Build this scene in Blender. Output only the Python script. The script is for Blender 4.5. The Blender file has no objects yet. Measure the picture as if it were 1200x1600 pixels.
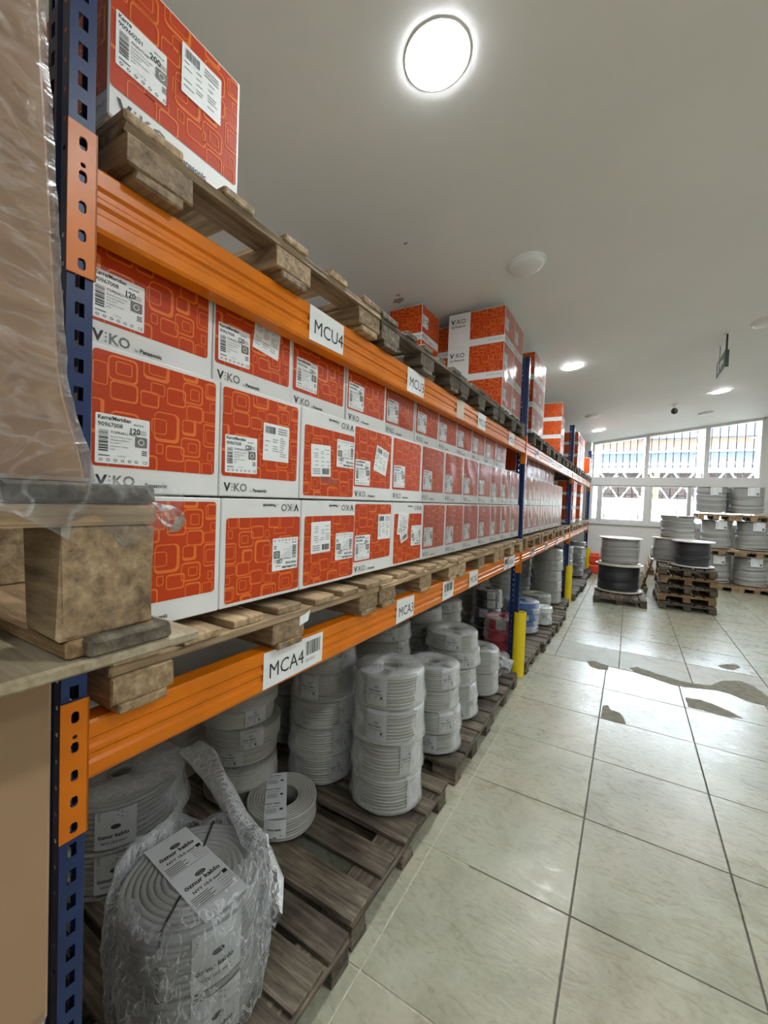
import bpy, math, random
from mathutils import Matrix, Vector
random.seed(7)
sc = bpy.context.scene
COL = sc.collection
# ------------------------------------------------------------------ camera
F_PX, YAW, PITCH, ROLL, CAM_H = 650.5, .5327, .0313, .0373, 1.64
cy_, sy_ = math.cos(YAW), math.sin(YAW)
fw = Vector((-sy_, cy_, 0)); rt = Vector((cy_, sy_, 0)); up = Vector((0, 0, 1))
fw2 = math.cos(PITCH)*fw - math.sin(PITCH)*up
up2 = math.cos(PITCH)*up + math.sin(PITCH)*fw
rt3 = math.cos(ROLL)*rt + math.sin(ROLL)*up2
up3 = -math.sin(ROLL)*rt + math.cos(ROLL)*up2
cd = bpy.data.cameras.new('camera'); cam = bpy.data.objects.new('camera', cd); COL.objects.link(cam)
m = Matrix((rt3, up3, -fw2)).transposed().to_4x4(); m.translation = Vector((0, 0, CAM_H))
cam.matrix_world = m
cd.sensor_fit = 'VERTICAL'; cd.sensor_height = 24.0; cd.lens = F_PX/1600*24.0
cd.clip_start = .02; cd.clip_end = 200
sc.camera = cam
# ------------------------------------------------------------------ sky, exposure
sc.view_settings.view_transform = 'Standard'; sc.view_settings.look = 'None'
sc.view_settings.gamma = 1; sc.view_settings.use_curve_mapping = False
sc.view_settings.exposure = 0.0
LAMP = 210.0           # radiance of a lit ceiling lamp
SKY = 42.0
w = bpy.data.worlds.new('sky'); sc.world = w; w.use_nodes = True
bg = w.node_tree.nodes['Background']; bg.inputs[0].default_value = (.80, .90, 1, 1); bg.inputs[1].default_value = SKY
sd = bpy.data.lights.new('sun', 'SUN'); sd.energy = 22.0; sd.angle = .01; sd.color = (1, .95, .86)
so = bpy.data.objects.new('sun', sd); COL.objects.link(so); so.rotation_euler = (math.radians(-40), math.radians(-25), 0)
sc.cycles.max_bounces = 10; sc.cycles.diffuse_bounces = 5; sc.cycles.glossy_bounces = 4
sc.cycles.transparent_max_bounces = 24; sc.cycles.sample_clamp_indirect = 6.0
# ------------------------------------------------------------------ materials
MATS = {}
def nt(name):
    m = bpy.data.materials.new(name); m.use_nodes = True
    t = m.node_tree; t.nodes.clear()
    o = t.nodes.new('ShaderNodeOutputMaterial'); b = t.nodes.new('ShaderNodeBsdfPrincipled')
    t.links.new(b.outputs[0], o.inputs[0]); MATS[name] = m
    return m, t, b, o
def N(t, typ, **kw):
    n = t.nodes.new(typ)
    for k, v in kw.items():
        if k.startswith('i_'): n.inputs[k[2:]].default_value = v
        else: setattr(n, k, v)
    return n
def plain(name, col, rough=.5, metal=0, noise=0, nscale=12, bump=0, spec=.5, coat=0):
    m, t, b, o = nt(name)
    b.inputs['Roughness'].default_value = rough; b.inputs['Metallic'].default_value = metal
    b.inputs['Specular IOR Level'].default_value = spec; b.inputs['Coat Weight'].default_value = coat
    c = (*col, 1)
    tc = N(t, 'ShaderNodeTexCoord')
    nz = N(t, 'ShaderNodeTexNoise'); nz.inputs['Scale'].default_value = nscale; nz.inputs['Detail'].default_value = 6
    t.links.new(tc.outputs['Object'], nz.inputs['Vector'])
    r = N(t, 'ShaderNodeValToRGB'); e = r.color_ramp.elements
    e[0].position = .3; e[1].position = .7
    e[0].color = (*[x*(1-noise) for x in col], 1); e[1].color = (*[min(1, x*(1+noise*.5)) for x in col], 1)
    t.links.new(nz.outputs['Fac'], r.inputs[0]); t.links.new(r.outputs[0], b.inputs['Base Color'])
    if bump:
        bp = N(t, 'ShaderNodeBump'); bp.inputs['Strength'].default_value = bump; bp.inputs['Distance'].default_value = .01
        t.links.new(nz.outputs['Fac'], bp.inputs['Height']); t.links.new(bp.outputs[0], b.inputs['Normal'])
    return m
def emis(name, col, s):
    m, t, b, o = nt(name)
    b.inputs['Base Color'].default_value = (.9, .9, .9, 1)
    b.inputs['Emission Color'].default_value = (*col, 1); b.inputs['Emission Strength'].default_value = s
    return m
def wood(name, dark, mid, light, rough=.75):
    m, t, b, o = nt(name)
    tc = N(t, 'ShaderNodeTexCoord'); oi = N(t, 'ShaderNodeObjectInfo')
    mul = N(t, 'ShaderNodeVectorMath', operation='SCALE'); mul.inputs[0].default_value = (17, 31, 23)
    t.links.new(oi.outputs['Random'], mul.inputs['Scale'])
    add = N(t, 'ShaderNodeVectorMath', operation='ADD')
    t.links.new(tc.outputs['Object'], add.inputs[0]); t.links.new(mul.outputs[0], add.inputs[1])
    mp = N(t, 'ShaderNodeMapping'); mp.inputs['Scale'].default_value = (2.2, 26, 26); t.links.new(add.outputs[0], mp.inputs[0])
    n1 = N(t, 'ShaderNodeTexNoise'); n1.inputs['Scale'].default_value = 2.2; n1.inputs['Detail'].default_value = 8; n1.inputs['Roughness'].default_value = .65
    n1.inputs['Distortion'].default_value = .25
    t.links.new(mp.outputs[0], n1.inputs['Vector'])
    n2 = N(t, 'ShaderNodeTexNoise'); n2.inputs['Scale'].default_value = 9; n2.inputs['Detail'].default_value = 5; t.links.new(add.outputs[0], n2.inputs['Vector'])
    mx = N(t, 'ShaderNodeMath', operation='MULTIPLY_ADD'); mx.inputs[1].default_value = .74
    t.links.new(n1.outputs['Fac'], mx.inputs[0])
    m2 = N(t, 'ShaderNodeMath', operation='MULTIPLY'); m2.inputs[1].default_value = .26; t.links.new(n2.outputs['Fac'], m2.inputs[0])
    t.links.new(m2.outputs[0], mx.inputs[2])
    r = N(t, 'ShaderNodeValToRGB'); e = r.color_ramp.elements
    e[0].position = .34; e[0].color = (*dark, 1); e[1].position = .66; e[1].color = (*light, 1)
    k = e.new(.5); k.color = (*mid, 1)
    t.links.new(mx.outputs[0], r.inputs[0])
    hs = N(t, 'ShaderNodeHueSaturation'); t.links.new(r.outputs[0], hs.inputs['Color'])
    mr = N(t, 'ShaderNodeMapRange'); mr.inputs['To Min'].default_value = .65; mr.inputs['To Max'].default_value = 1.25
    t.links.new(oi.outputs['Random'], mr.inputs['Value']); t.links.new(mr.outputs[0], hs.inputs['Value'])
    t.links.new(hs.outputs[0], b.inputs['Base Color'])
    b.inputs['Roughness'].default_value = rough
    bp = N(t, 'ShaderNodeBump'); bp.inputs['Strength'].default_value = .45; bp.inputs['Distance'].default_value = .006
    t.links.new(n1.outputs['Fac'], bp.inputs['Height']); t.links.new(bp.outputs[0], b.inputs['Normal'])
    return m
def film_mat(name, tint=(.93, .94, .95), haze=.10, glo=.55, crink=60, rough=.12, zs=.45, crease_glint=0, bump=.8):
    m, t, b, o = nt(name)
    b.inputs['Base Color'].default_value = (.82, .84, .86, 1); b.inputs['Roughness'].default_value = rough
    tr = N(t, 'ShaderNodeBsdfTransparent'); tr.inputs[0].default_value = (*tint, 1)
    tc = N(t, 'ShaderNodeTexCoord')
    nz = N(t, 'ShaderNodeTexNoise'); nz.inputs['Scale'].default_value = crink; nz.inputs['Detail'].default_value = 3; nz.inputs['Distortion'].default_value = 1.2
    mp = N(t, 'ShaderNodeMapping'); mp.inputs['Scale'].default_value = (1, 1, zs)
    t.links.new(tc.outputs['Object'], mp.inputs[0]); t.links.new(mp.outputs[0], nz.inputs['Vector'])
    bp = N(t, 'ShaderNodeBump'); bp.inputs['Strength'].default_value = bump; bp.inputs['Distance'].default_value = .012
    t.links.new(nz.outputs['Fac'], bp.inputs['Height']); t.links.new(bp.outputs[0], b.inputs['Normal'])
    fr = N(t, 'ShaderNodeLayerWeight'); fr.inputs['Blend'].default_value = .25; t.links.new(bp.outputs[0], fr.inputs['Normal'])
    ma = N(t, 'ShaderNodeMath', operation='MULTIPLY_ADD', use_clamp=True); ma.inputs[1].default_value = glo; ma.inputs[2].default_value = haze
    t.links.new(fr.outputs['Fresnel'], ma.inputs[0])
    if crease_glint:  # whitened film creases, which also paint in the film's glints
        n2 = N(t, 'ShaderNodeTexNoise'); n2.inputs['Scale'].default_value = crink*.6; n2.inputs['Detail'].default_value = 4; n2.inputs['Distortion'].default_value = 1.5
        t.links.new(mp.outputs[0], n2.inputs['Vector'])
        r2 = N(t, 'ShaderNodeValToRGB'); e = r2.color_ramp.elements; e[0].position = .455; e[0].color = (0, 0, 0, 1); e[1].position = .545; e[1].color = (0, 0, 0, 1)
        k = e.new(.5); k.color = (1, 1, 1, 1); t.links.new(n2.outputs['Fac'], r2.inputs[0])
        m3 = N(t, 'ShaderNodeMath', operation='MULTIPLY_ADD', use_clamp=True); m3.inputs[1].default_value = crease_glint
        t.links.new(r2.outputs[0], m3.inputs[0]); t.links.new(ma.outputs[0], m3.inputs[2]); ma = m3
    mx = N(t, 'ShaderNodeMixShader'); t.links.new(ma.outputs[0], mx.inputs[0])
    t.links.new(tr.outputs[0], mx.inputs[1]); t.links.new(b.outputs[0], mx.inputs[2]); t.links.new(mx.outputs[0], o.inputs[0])
    return m
def tile_mat(name, c0, c1, c2, rough0, rough1):
    m, t, b, o = nt(name)
    tc = N(t, 'ShaderNodeTexCoord'); ge = N(t, 'ShaderNodeNewGeometry'); oi = N(t, 'ShaderNodeObjectInfo')
    n1 = N(t, 'ShaderNodeTexNoise'); n1.inputs['Scale'].default_value = 3.2; n1.inputs['Detail'].default_value = 9; n1.inputs['Roughness'].default_value = .6; n1.inputs['Distortion'].default_value = 1.4
    t.links.new(ge.outputs['Position'], n1.inputs['Vector'])
    mp = N(t, 'ShaderNodeMapping'); mp.inputs['Rotation'].default_value = (0, 0, .9); mp.inputs['Scale'].default_value = (3.5, 9, 1)
    t.links.new(ge.outputs['Position'], mp.inputs[0])
    rx = N(t, 'ShaderNodeCombineXYZ'); rm = N(t, 'ShaderNodeMath', operation='MULTIPLY'); rm.inputs[1].default_value = 6.28
    t.links.new(oi.outputs['Random'], rm.inputs[0]); t.links.new(rm.outputs[0], rx.inputs['Z']); t.links.new(rx.outputs[0], mp.inputs['Rotation'])
    n2 = N(t, 'ShaderNodeTexNoise'); n2.inputs['Scale'].default_value = 2.0; n2.inputs['Detail'].default_value = 7; n2.inputs['Distortion'].default_value = 2.2
    t.links.new(mp.outputs[0], n2.inputs['Vector'])
    r = N(t, 'ShaderNodeValToRGB'); e = r.color_ramp.elements
    e[0].position = .32; e[0].color = (*c0, 1); e[1].position = .68; e[1].color = (*c2, 1); k = e.new(.5); k.color = (*c1, 1)
    t.links.new(n1.outputs['Fac'], r.inputs[0])
    r2 = N(t, 'ShaderNodeValToRGB'); e = r2.color_ramp.elements; e[0].position = .56; e[0].color = (0, 0, 0, 1); e[1].position = .72; e[1].color = (1, 1, 1, 1)
    t.links.new(n2.outputs['Fac'], r2.inputs[0])
    mx = N(t, 'ShaderNodeMix', data_type='RGBA'); mx.inputs['B'].default_value = (*[min(1, x*1.22) for x in c2], 1)
    mf = N(t, 'ShaderNodeMath', operation='MULTIPLY'); mf.inputs[1].default_value = .10; t.links.new(r2.outputs[0], mf.inputs[0])
    t.links.new(mf.outputs[0], mx.inputs['Factor']); t.links.new(r.outputs[0], mx.inputs['A'])
    hs = N(t, 'ShaderNodeHueSaturation'); mr = N(t, 'ShaderNodeMapRange'); mr.inputs['To Min'].default_value = .93; mr.inputs['To Max'].default_value = 1.06
    t.links.new(oi.outputs['Random'], mr.inputs['Value']); t.links.new(mr.outputs[0], hs.inputs['Value']); t.links.new(mx.outputs['Result'], hs.inputs['Color'])
    n3 = N(t, 'ShaderNodeTexNoise'); n3.inputs['Scale'].default_value = 1.1; n3.inputs['Detail'].default_value = 3; t.links.new(ge.outputs['Position'], n3.inputs['Vector'])
    r3 = N(t, 'ShaderNodeValToRGB'); e = r3.color_ramp.elements; e[0].position = .35; e[0].color = (.92, .955, .885, 1); e[1].position = .68; e[1].color = (.98, .90, .83, 1); t.links.new(n3.outputs['Fac'], r3.inputs[0])
    m4 = N(t, 'ShaderNodeMix', data_type='RGBA', blend_type='MULTIPLY'); m4.inputs['Factor'].default_value = 1
    t.links.new(hs.outputs[0], m4.inputs['A']); t.links.new(r3.outputs[0], m4.inputs['B'])
    n4 = N(t, 'ShaderNodeTexNoise'); n4.inputs['Scale'].default_value = 42; n4.inputs['Detail'].default_value = 6; t.links.new(ge.outputs['Position'], n4.inputs['Vector'])
    r4 = N(t, 'ShaderNodeValToRGB'); e = r4.color_ramp.elements; e[0].position = .25; e[0].color = (.86, .86, .85, 1); e[1].position = .6; e[1].color = (1, 1, 1, 1); t.links.new(n4.outputs['Fac'], r4.inputs[0])
    m5 = N(t, 'ShaderNodeMix', data_type='RGBA', blend_type='MULTIPLY'); m5.inputs['Factor'].default_value = 1
    t.links.new(m4.outputs['Result'], m5.inputs['A']); t.links.new(r4.outputs[0], m5.inputs['B']); t.links.new(m5.outputs['Result'], b.inputs['Base Color'])
    rr = N(t, 'ShaderNodeMapRange'); rr.inputs['From Min'].default_value = .3; rr.inputs['From Max'].default_value = .7
    rr.inputs['To Min'].default_value = rough0; rr.inputs['To Max'].default_value = rough1
    t.links.new(n2.outputs['Fac'], rr.inputs['Value']); t.links.new(rr.outputs[0], b.inputs['Roughness'])
    bp = N(t, 'ShaderNodeBump'); bp.inputs['Strength'].default_value = .12; bp.inputs['Distance'].default_value = .01
    t.links.new(n2.outputs['Fac'], bp.inputs['Height']); t.links.new(bp.outputs[0], b.inputs['Normal'])
    return m
M = MATS
tile_mat('tile', (.325, .318, .25), (.405, .397, .322), (.46, .455, .385), .22, .40)
tile_mat('tile_dull', (.33, .32, .265), (.40, .39, .33), (.44, .43, .375), .45, .6)
plain('grout', (.55, .52, .43), .9, noise=.25, nscale=30)
plain('grout_dark', (.17, .16, .13), .9, noise=.25, nscale=30)
plain('mortar', (.25, .235, .185), .95, noise=.3, nscale=18, spec=.15)
plain('plaster', (.86, .86, .85), .55, noise=.03, nscale=1.2, bump=.02)
plain('wall_paint', (.80, .79, .76), .6, noise=.05, nscale=2)
plain('skirting', (.42, .33, .26), .5, noise=.1)
plain('blue', (.010, .030, .115), .36, noise=.15, nscale=20, spec=.35)
plain('orange', (.70, .185, .004), .30, noise=.12, nscale=9, spec=.28)
plain('stain_grey', (.36, .33, .31), .7)
plain('steel', (.4, .4, .4), .35, metal=1)
plain('yellow', (.80, .60, .01), .4, noise=.06)
plain('white_card', (.76, .77, .76), .5, noise=.05, nscale=7)
plain('red_print', (.50, .046, .005), .32, noise=.05, nscale=8, spec=.28)
plain('orange_print', (.74, .16, .014), .30)
plain('ink', (.015, .015, .016), .5)
plain('grey_ink', (.17, .165, .15), .5)
plain('sticker', (.84, .86, .87), .38, noise=.03)
plain('tape_tan', (.45, .33, .18), .3)
plain('kraft', (.33, .205, .115), .6, noise=.08, nscale=5)
plain('cable_grey', (.32, .32, .285), .42, noise=.08, nscale=6)
plain('cable_cool', (.31, .315, .305), .42, noise=.08, nscale=6)
plain('cable_black', (.022, .023, .027), .35)
plain('cable_blue', (.03, .13, .40), .4)
plain('cable_red', (.40, .012, .035), .4)
plain('cable_white', (.72, .75, .70), .4)
plain('cable_olive', (.24, .26, .15), .45)
plain('reel_flange', (.66, .60, .52), .6, noise=.1)
plain('label_paper', (.60, .62, .63), .45, noise=.04)
plain('label_film', (.40, .405, .40), .4, noise=.05)
plain('cable_drum', (.46, .455, .43), .4, noise=.08, nscale=6)
plain('ext_block', (.10, .09, .06), .8, noise=.2)
plain('black_plastic', (.02, .02, .02), .4)
plain('lamp_white', (.85, .85, .84), .35)
plain('pvc_white', (.82, .82, .80), .35)
plain('iron', (.05, .055, .065), .5)
plain('sign_green', (.05, .085, .07), .4)
plain('orange_plastic', (.75, .07, .02), .4)
plain('ext_white', (.78, .78, .76), .7)
plain('ext_brick', (.13, .05, .028), .8, noise=.3, nscale=6)
plain('ext_slate', (.045, .058, .08), .7, noise=.2, nscale=3)
plain('ext_ground', (.42, .40, .35), .9, noise=.2)
plain('ext_yellow', (.8, .5, .08), .6)
plain('ext_brown', (.035, .02, .015), .8, noise=.4, nscale=4)
wood('wood_new', (.085, .045, .02), (.23, .14, .065), (.40, .27, .14))
wood('wood_old', (.028, .021, .014), (.105, .083, .057), (.225, .188, .135), .8)
wood('wood_pale', (.13, .085, .045), (.32, .22, .12), (.52, .39, .23))
wood('chipboard', (.27, .20, .115), (.42, .345, .225), (.56, .48, .35))
emis('lamp_on', (.93, .98, 1.0), LAMP)
film_mat('film', (.97, .975, .98), .02, .38, 22, .1, crease_glint=.10, bump=.35); film_mat('film_heavy', (.92, .93, .94), .09, .7, 38, .14, crease_glint=.32); film_mat('film_shrink', (.98, .97, .96), .015, .85, 26, .16, zs=.08, crease_glint=.05, bump=.22); film_mat('film_skirt', (.93, .94, .95), .07, .5, 17, .14, crease_glint=.16, bump=.6); film_mat('film_thin', (.96, .97, .98), .02, .35)
film_mat('film_wrap', (.97, .955, .93), .045, .55, 14, .2, zs=2.2, crease_glint=.10)
gm, t_, b_, o_ = nt('glass')
tr_ = N(t_, 'ShaderNodeBsdfTransparent'); tr_.inputs[0].default_value = (.95, .97, .98, 1)
gl_ = N(t_, 'ShaderNodeBsdfGlossy'); gl_.inputs['Roughness'].default_value = .02
mx_ = N(t_, 'ShaderNodeMixShader'); fr_ = N(t_, 'ShaderNodeFresnel'); fr_.inputs[0].default_value = 1.45
t_.links.new(fr_.outputs[0], mx_.inputs[0]); t_.links.new(tr_.outputs[0], mx_.inputs[1]); t_.links.new(gl_.outputs[0], mx_.inputs[2]); t_.links.new(mx_.outputs[0], o_.inputs[0])
# ------------------------------------------------------------------ mesh builder
_TXT = {}
def text_geo(s, size, bold=0):
    k = (s, round(size, 5), bold)
    if k not in _TXT:
        c = bpy.data.curves.new('t', 'FONT'); c.body = s; c.size = size; c.resolution_u = 2; c.offset = bold*size; c.fill_mode = 'FRONT'
        o = bpy.data.objects.new('t', c)
        me = o.to_mesh()
        v = [tuple(x.co) for x in me.vertices]; f = [tuple(p.vertices) for p in me.polygons]
        o.to_mesh_clear(); bpy.data.objects.remove(o); bpy.data.curves.remove(c)
        _TXT[k] = (v, f)
    return _TXT[k]
class MB:
    def __init__(s): s.v = []; s.f = []; s.mi = []; s.sm = []
    def add(s, vs, fs, mi=0, fn=None, smooth=False):
        b = len(s.v)
        s.v += [tuple(fn(*v)) for v in vs] if fn else [tuple(v) for v in vs]
        for f in fs: s.f.append(tuple(b+i for i in f)); s.mi.append(mi); s.sm.append(smooth)
        return s
    def box(s, x0, y0, z0, x1, y1, z1, mi=0, ch=0):
        if ch <= 0:
            vs = [(x, y, z) for x in (x0, x1) for y in (y0, y1) for z in (z0, z1)]
            return s.add(vs, [(0, 1, 3, 2), (4, 6, 7, 5), (0, 4, 5, 1), (2, 3, 7, 6), (0, 2, 6, 4), (1, 5, 7, 3)], mi)
        c = ch; X, Y, Z = (x0, x1), (y0, y1), (z0, z1); vs = []; idx = {}
        for i in (0, 1):
            for j in (0, 1):
                for k in (0, 1):
                    sx, sy, sz = 1-2*i, 1-2*j, 1-2*k
                    for a in range(3):
                        p = [X[i]+sx*c, Y[j]+sy*c, Z[k]+sz*c]; p[a] = (X[i], Y[j], Z[k])[a]
                        idx[(i, j, k, a)] = len(vs); vs.append(p)
        fs = []; g = lambda i, j, k, a: idx[(i, j, k, a)]
        for e in (0, 1):
            fs += [[g(e, 0, 0, 0), g(e, 1, 0, 0), g(e, 1, 1, 0), g(e, 0, 1, 0)], [g(0, e, 0, 1), g(1, e, 0, 1), g(1, e, 1, 1), g(0, e, 1, 1)],
                   [g(0, 0, e, 2), g(1, 0, e, 2), g(1, 1, e, 2), g(0, 1, e, 2)]]
            for h in (0, 1):
                fs += [[g(e, h, 0, 0), g(e, h, 1, 0), g(e, h, 1, 1), g(e, h, 0, 1)], [g(e, 0, h, 0), g(e, 1, h, 0), g(e, 1, h, 2), g(e, 0, h, 2)],
                       [g(0, e, h, 1), g(1, e, h, 1), g(1, e, h, 2), g(0, e, h, 2)]]
        for i in (0, 1):
            for j in (0, 1):
                for k in (0, 1): fs.append([g(i, j, k, 0), g(i, j, k, 1), g(i, j, k, 2)])
        cen = Vector(((x0+x1)/2, (y0+y1)/2, (z0+z1)/2)); out = []
        for f in fs:
            p = [Vector(vs[q]) for q in f]; n = (p[1]-p[0]).cross(p[2]-p[0]); mid = sum(p, Vector())/len(p)
            out.append(f if n.dot(mid-cen) > 0 else f[::-1])
        return s.add(vs, out, mi)
    def grid(s, rows, mi=0, closed=False, smooth=True, fn=None):
        n = len(rows[0]); vs = [p for r in rows for p in r]; fs = []
        for i in range(len(rows)-1):
            for j in range(n if closed else n-1):
                a = i*n+j; b2 = i*n+(j+1) % n; fs.append((a, b2, b2+n, a+n))
        return s.add(vs, fs, mi, fn, smooth)
    def lathe(s, prof, seg=32, mi=0, cx=0, cy=0, fn=None, closed_prof=False, smooth=True):
        rows = []
        pr = list(prof) + ([prof[0]] if closed_prof else [])
        for r, z in pr: rows.append([(cx+r*math.cos(2*math.pi*k/seg), cy+r*math.sin(2*math.pi*k/seg), z) for k in range(seg)])
        return s.grid(rows, mi, True, smooth, fn)
    def tube(s, path, r, seg=8, mi=0, smooth=True):
        rows = []
        for i, p in enumerate(path):
            p = Vector(p); a = Vector(path[max(0, i-1)]); b = Vector(path[min(len(path)-1, i+1)])
            d = (b-a).normalized(); u = d.orthogonal().normalized()
            if abs(d.z) < .9: u = d.cross(Vector((0, 0, 1))).normalized()
            else: u = d.cross(Vector((1, 0, 0))).normalized()
            w_ = d.cross(u); rr = r[i] if isinstance(r, (list, tuple)) else r
            rows.append([tuple(p+u*rr*math.cos(2*math.pi*k/seg)+w_*rr*math.sin(2*math.pi*k/seg)) for k in range(seg)])
        s.grid(rows, mi, True, smooth)
        n = len(s.v); L = len(rows)*seg
        s.f.append(tuple(range(n-L+seg-1, n-L-1, -1))); s.mi.append(mi); s.sm.append(False)
        s.f.append(tuple(range(n-seg, n))); s.mi.append(mi); s.sm.append(False)
        return s
    def text(s, body, size, a, b, fn, mi, bold=0, sx=1, align='L'):
        v, f = text_geo(body, size, bold)
        if not v: return s
        wd = max(p[0] for p in v)*sx
        off = {'L': 0, 'C': -wd/2, 'R': -wd}[align]
        return s.add(v, f, mi, lambda x, y, z: fn(a+off+x*sx, b+y))
    def quad(s, a0, b0, a1, b1, fn, mi):
        return s.add([(a0, b0), (a1, b0), (a1, b1), (a0, b1)], [(0, 1, 2, 3)], mi, fn)
    def mesh(s, name, mats):
        me = bpy.data.meshes.new(name); me.from_pydata(s.v, [], s.f)
        for mm in mats: me.materials.append(M[mm])
        me.polygons.foreach_set('material_index', s.mi); me.polygons.foreach_set('use_smooth', s.sm)
        me.update(); return me
    def build(s, name, mats, parent=None, loc=(0, 0, 0), rot=(0, 0, 0)):
        return ob(name, s.mesh(name, [mats] if isinstance(mats, str) else mats), parent, loc, rot)
def ob(name, me, parent=None, loc=(0, 0, 0), rot=(0, 0, 0), scale=None):
    o = bpy.data.objects.new(name, me); COL.objects.link(o); o.parent = parent; o.location = loc; o.rotation_euler = rot
    if scale: o.scale = scale
    return o
def tag(o, label, cat, group=None, kind=None):
    if label: o['label'] = label
    if cat: o['category'] = cat
    if group: o['group'] = group
    if kind: o['kind'] = kind
    return o
def kid(o, nm): return [c for c in o.children if c.name.startswith(nm)][0]
def thing(name, label, cat, loc=(0, 0, 0), rz=0, group=None):
    return tag(ob(name, None, None, loc, (0, 0, rz)), label, cat, group, 'thing')
def struct(o): o['kind'] = 'structure'; return o
ORD = 'first second third fourth fifth sixth seventh eighth ninth tenth eleventh twelfth thirteenth fourteenth'.split()
def rrect(x0, y0, x1, y1, r, n=4):
    pts = []
    for cx, cy, a0 in ((x1-r, y1-r, 0), (x0+r, y1-r, 90), (x0+r, y0+r, 180), (x1-r, y0+r, 270)):
        for k in range(n):
            a = math.radians(a0+90*k/(n-1)); pts.append((cx+r*math.cos(a), cy+r*math.sin(a)))
    return pts
def holed_strip(mb, y0, y1, z0, z1, holes, fn, mi=0, octo=True):
    """flat strip with a column of holes; holes = (yc, zc, half y, half z) sorted in z"""
    zs = z0
    for i, (yc, zc, hy, hz) in enumerate(holes):
        ze = z1 if i == len(holes)-1 else (zc+hz+holes[i+1][1]-holes[i+1][3])/2
        a, b = hy, hz; p, q = (a*.55, b*.55) if octo else (a*.999, b*.999)
        h = [(a, -q), (a, q), (p, b), (-p, b), (-a, q), (-a, -q), (-p, -b), (p, -b)]
        h = [(yc+u, zc+v) for u, v in h]
        o = [(y1, h[0][1]), (y1, h[1][1]), (h[2][0], ze), (h[3][0], ze), (y0, h[4][1]), (y0, h[5][1]), (h[6][0], zs), (h[7][0], zs), (y1, ze), (y0, ze), (y0, zs), (y1, zs)]
        vs = h + o
        fs = [(0, 8, 9, 1), (1, 9, 16, 10, 2), (2, 10, 11, 3), (3, 11, 17, 12, 4), (4, 12, 13, 5), (5, 13, 18, 14, 6), (6, 14, 15, 7), (7, 15, 19, 8, 0)]
        mb.add(vs, fs, mi, fn); zs = ze
# ------------------------------------------------------------------ room shell
YF, XB, XR, YN = 12.15, -2.40, 4.6, -5.0
def ceil_z(x): return 3.29 + .129*(x+1.065)
fl = struct(MB().box(XB-.2, YN-.2, -.15, -.70, YF, -.004).box(-.70, YN-.2, -.15, XR+.2, YF, -.008, 1).box(-.70, 1.18, -.02, -.25, 1.20, -.003).box(-.70, 1.79, -.02, -.55, 1.81, -.003).build('floor', ['grout', 'grout_dark']))
def tiles(x0, y0, tx, ty, i0, i1, j0, j1, mat, gap=.007, cut=None):
    me = MB().box(-tx/2+gap/2, -ty/2+gap/2, -.012, tx/2-gap/2, ty/2-gap/2, 0, 0, .0015).mesh('tile', [mat])
    for i in range(i0, i1):
        for j in range(j0, j1):
            ob('tile', me, fl, (x0+(i+.5)*tx, y0+(j+.5)*ty, random.uniform(-.0006, .0006)))
tiles(-.731, 1.191, .602, .611, -3, 9, -10, 6, 'tile')
tiles(-.628, 4.862, .610, .612, -3, 9, 0, 1, 'tile_dull')
tiles(-.628, 5.474, .610, .609, -3, 9, 0, 11, 'tile')
for p in ([(-.317, 4.878), (-.239, 4.947), (-.11, 4.872), (-.109, 4.754), (-.19, 4.713), (-.271, 4.755)],
          [(.078, 4.947), (.146, 5.039), (.213, 4.985), (.34, 4.935), (.462, 4.887), (.58, 4.869), (.731, 4.916), (.866, 5.148), (1.011, 5.236), (1.095, 5.159), (1.125, 5.037), (1.143, 4.937), (1.4, 4.80), (1.37, 4.66), (1.106, 4.69), (1.037, 4.70), (.952, 4.72), (.866, 4.80), (.757, 4.83), (.511, 4.73), (.406, 4.73), (.272, 4.80), (.111, 4.855)],
          [(.499, 4.477), (.61, 4.499), (.708, 4.445), (.786, 4.383), (.854, 4.285), (.743, 4.261), (.621, 4.268), (.493, 4.276)],
          [(-.114, 3.873), (-.08, 3.908), (-.049, 3.823), (.012, 3.81), (.053, 3.65), (-.023, 3.63), (-.118, 3.633)],
          [(.887, 5.604), (.98, 5.734), (1.075, 5.778), (1.083, 5.683), (1.008, 5.569), (.926, 5.546)]):
    n = len(p); q = []
    for i in range(n):
        (xa, ya), (xb, yb) = p[i], p[(i+1) % n]
        for k in range(3):
            u = k/3; s = .008 if k else 0
            q.append((xa+(xb-xa)*u+random.uniform(-s, s), ya+(yb-ya)*u+random.uniform(-s, s)))
    n = len(q)
    MB().add([(x, y, .0004) for x, y in q]+[(x, y, .0022) for x, y in q], [tuple(range(n, 2*n))]+[(i, (i+1) % n, n+(i+1) % n, n+i) for i in range(n)]).build('mortar_patch', 'mortar', fl)
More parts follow.
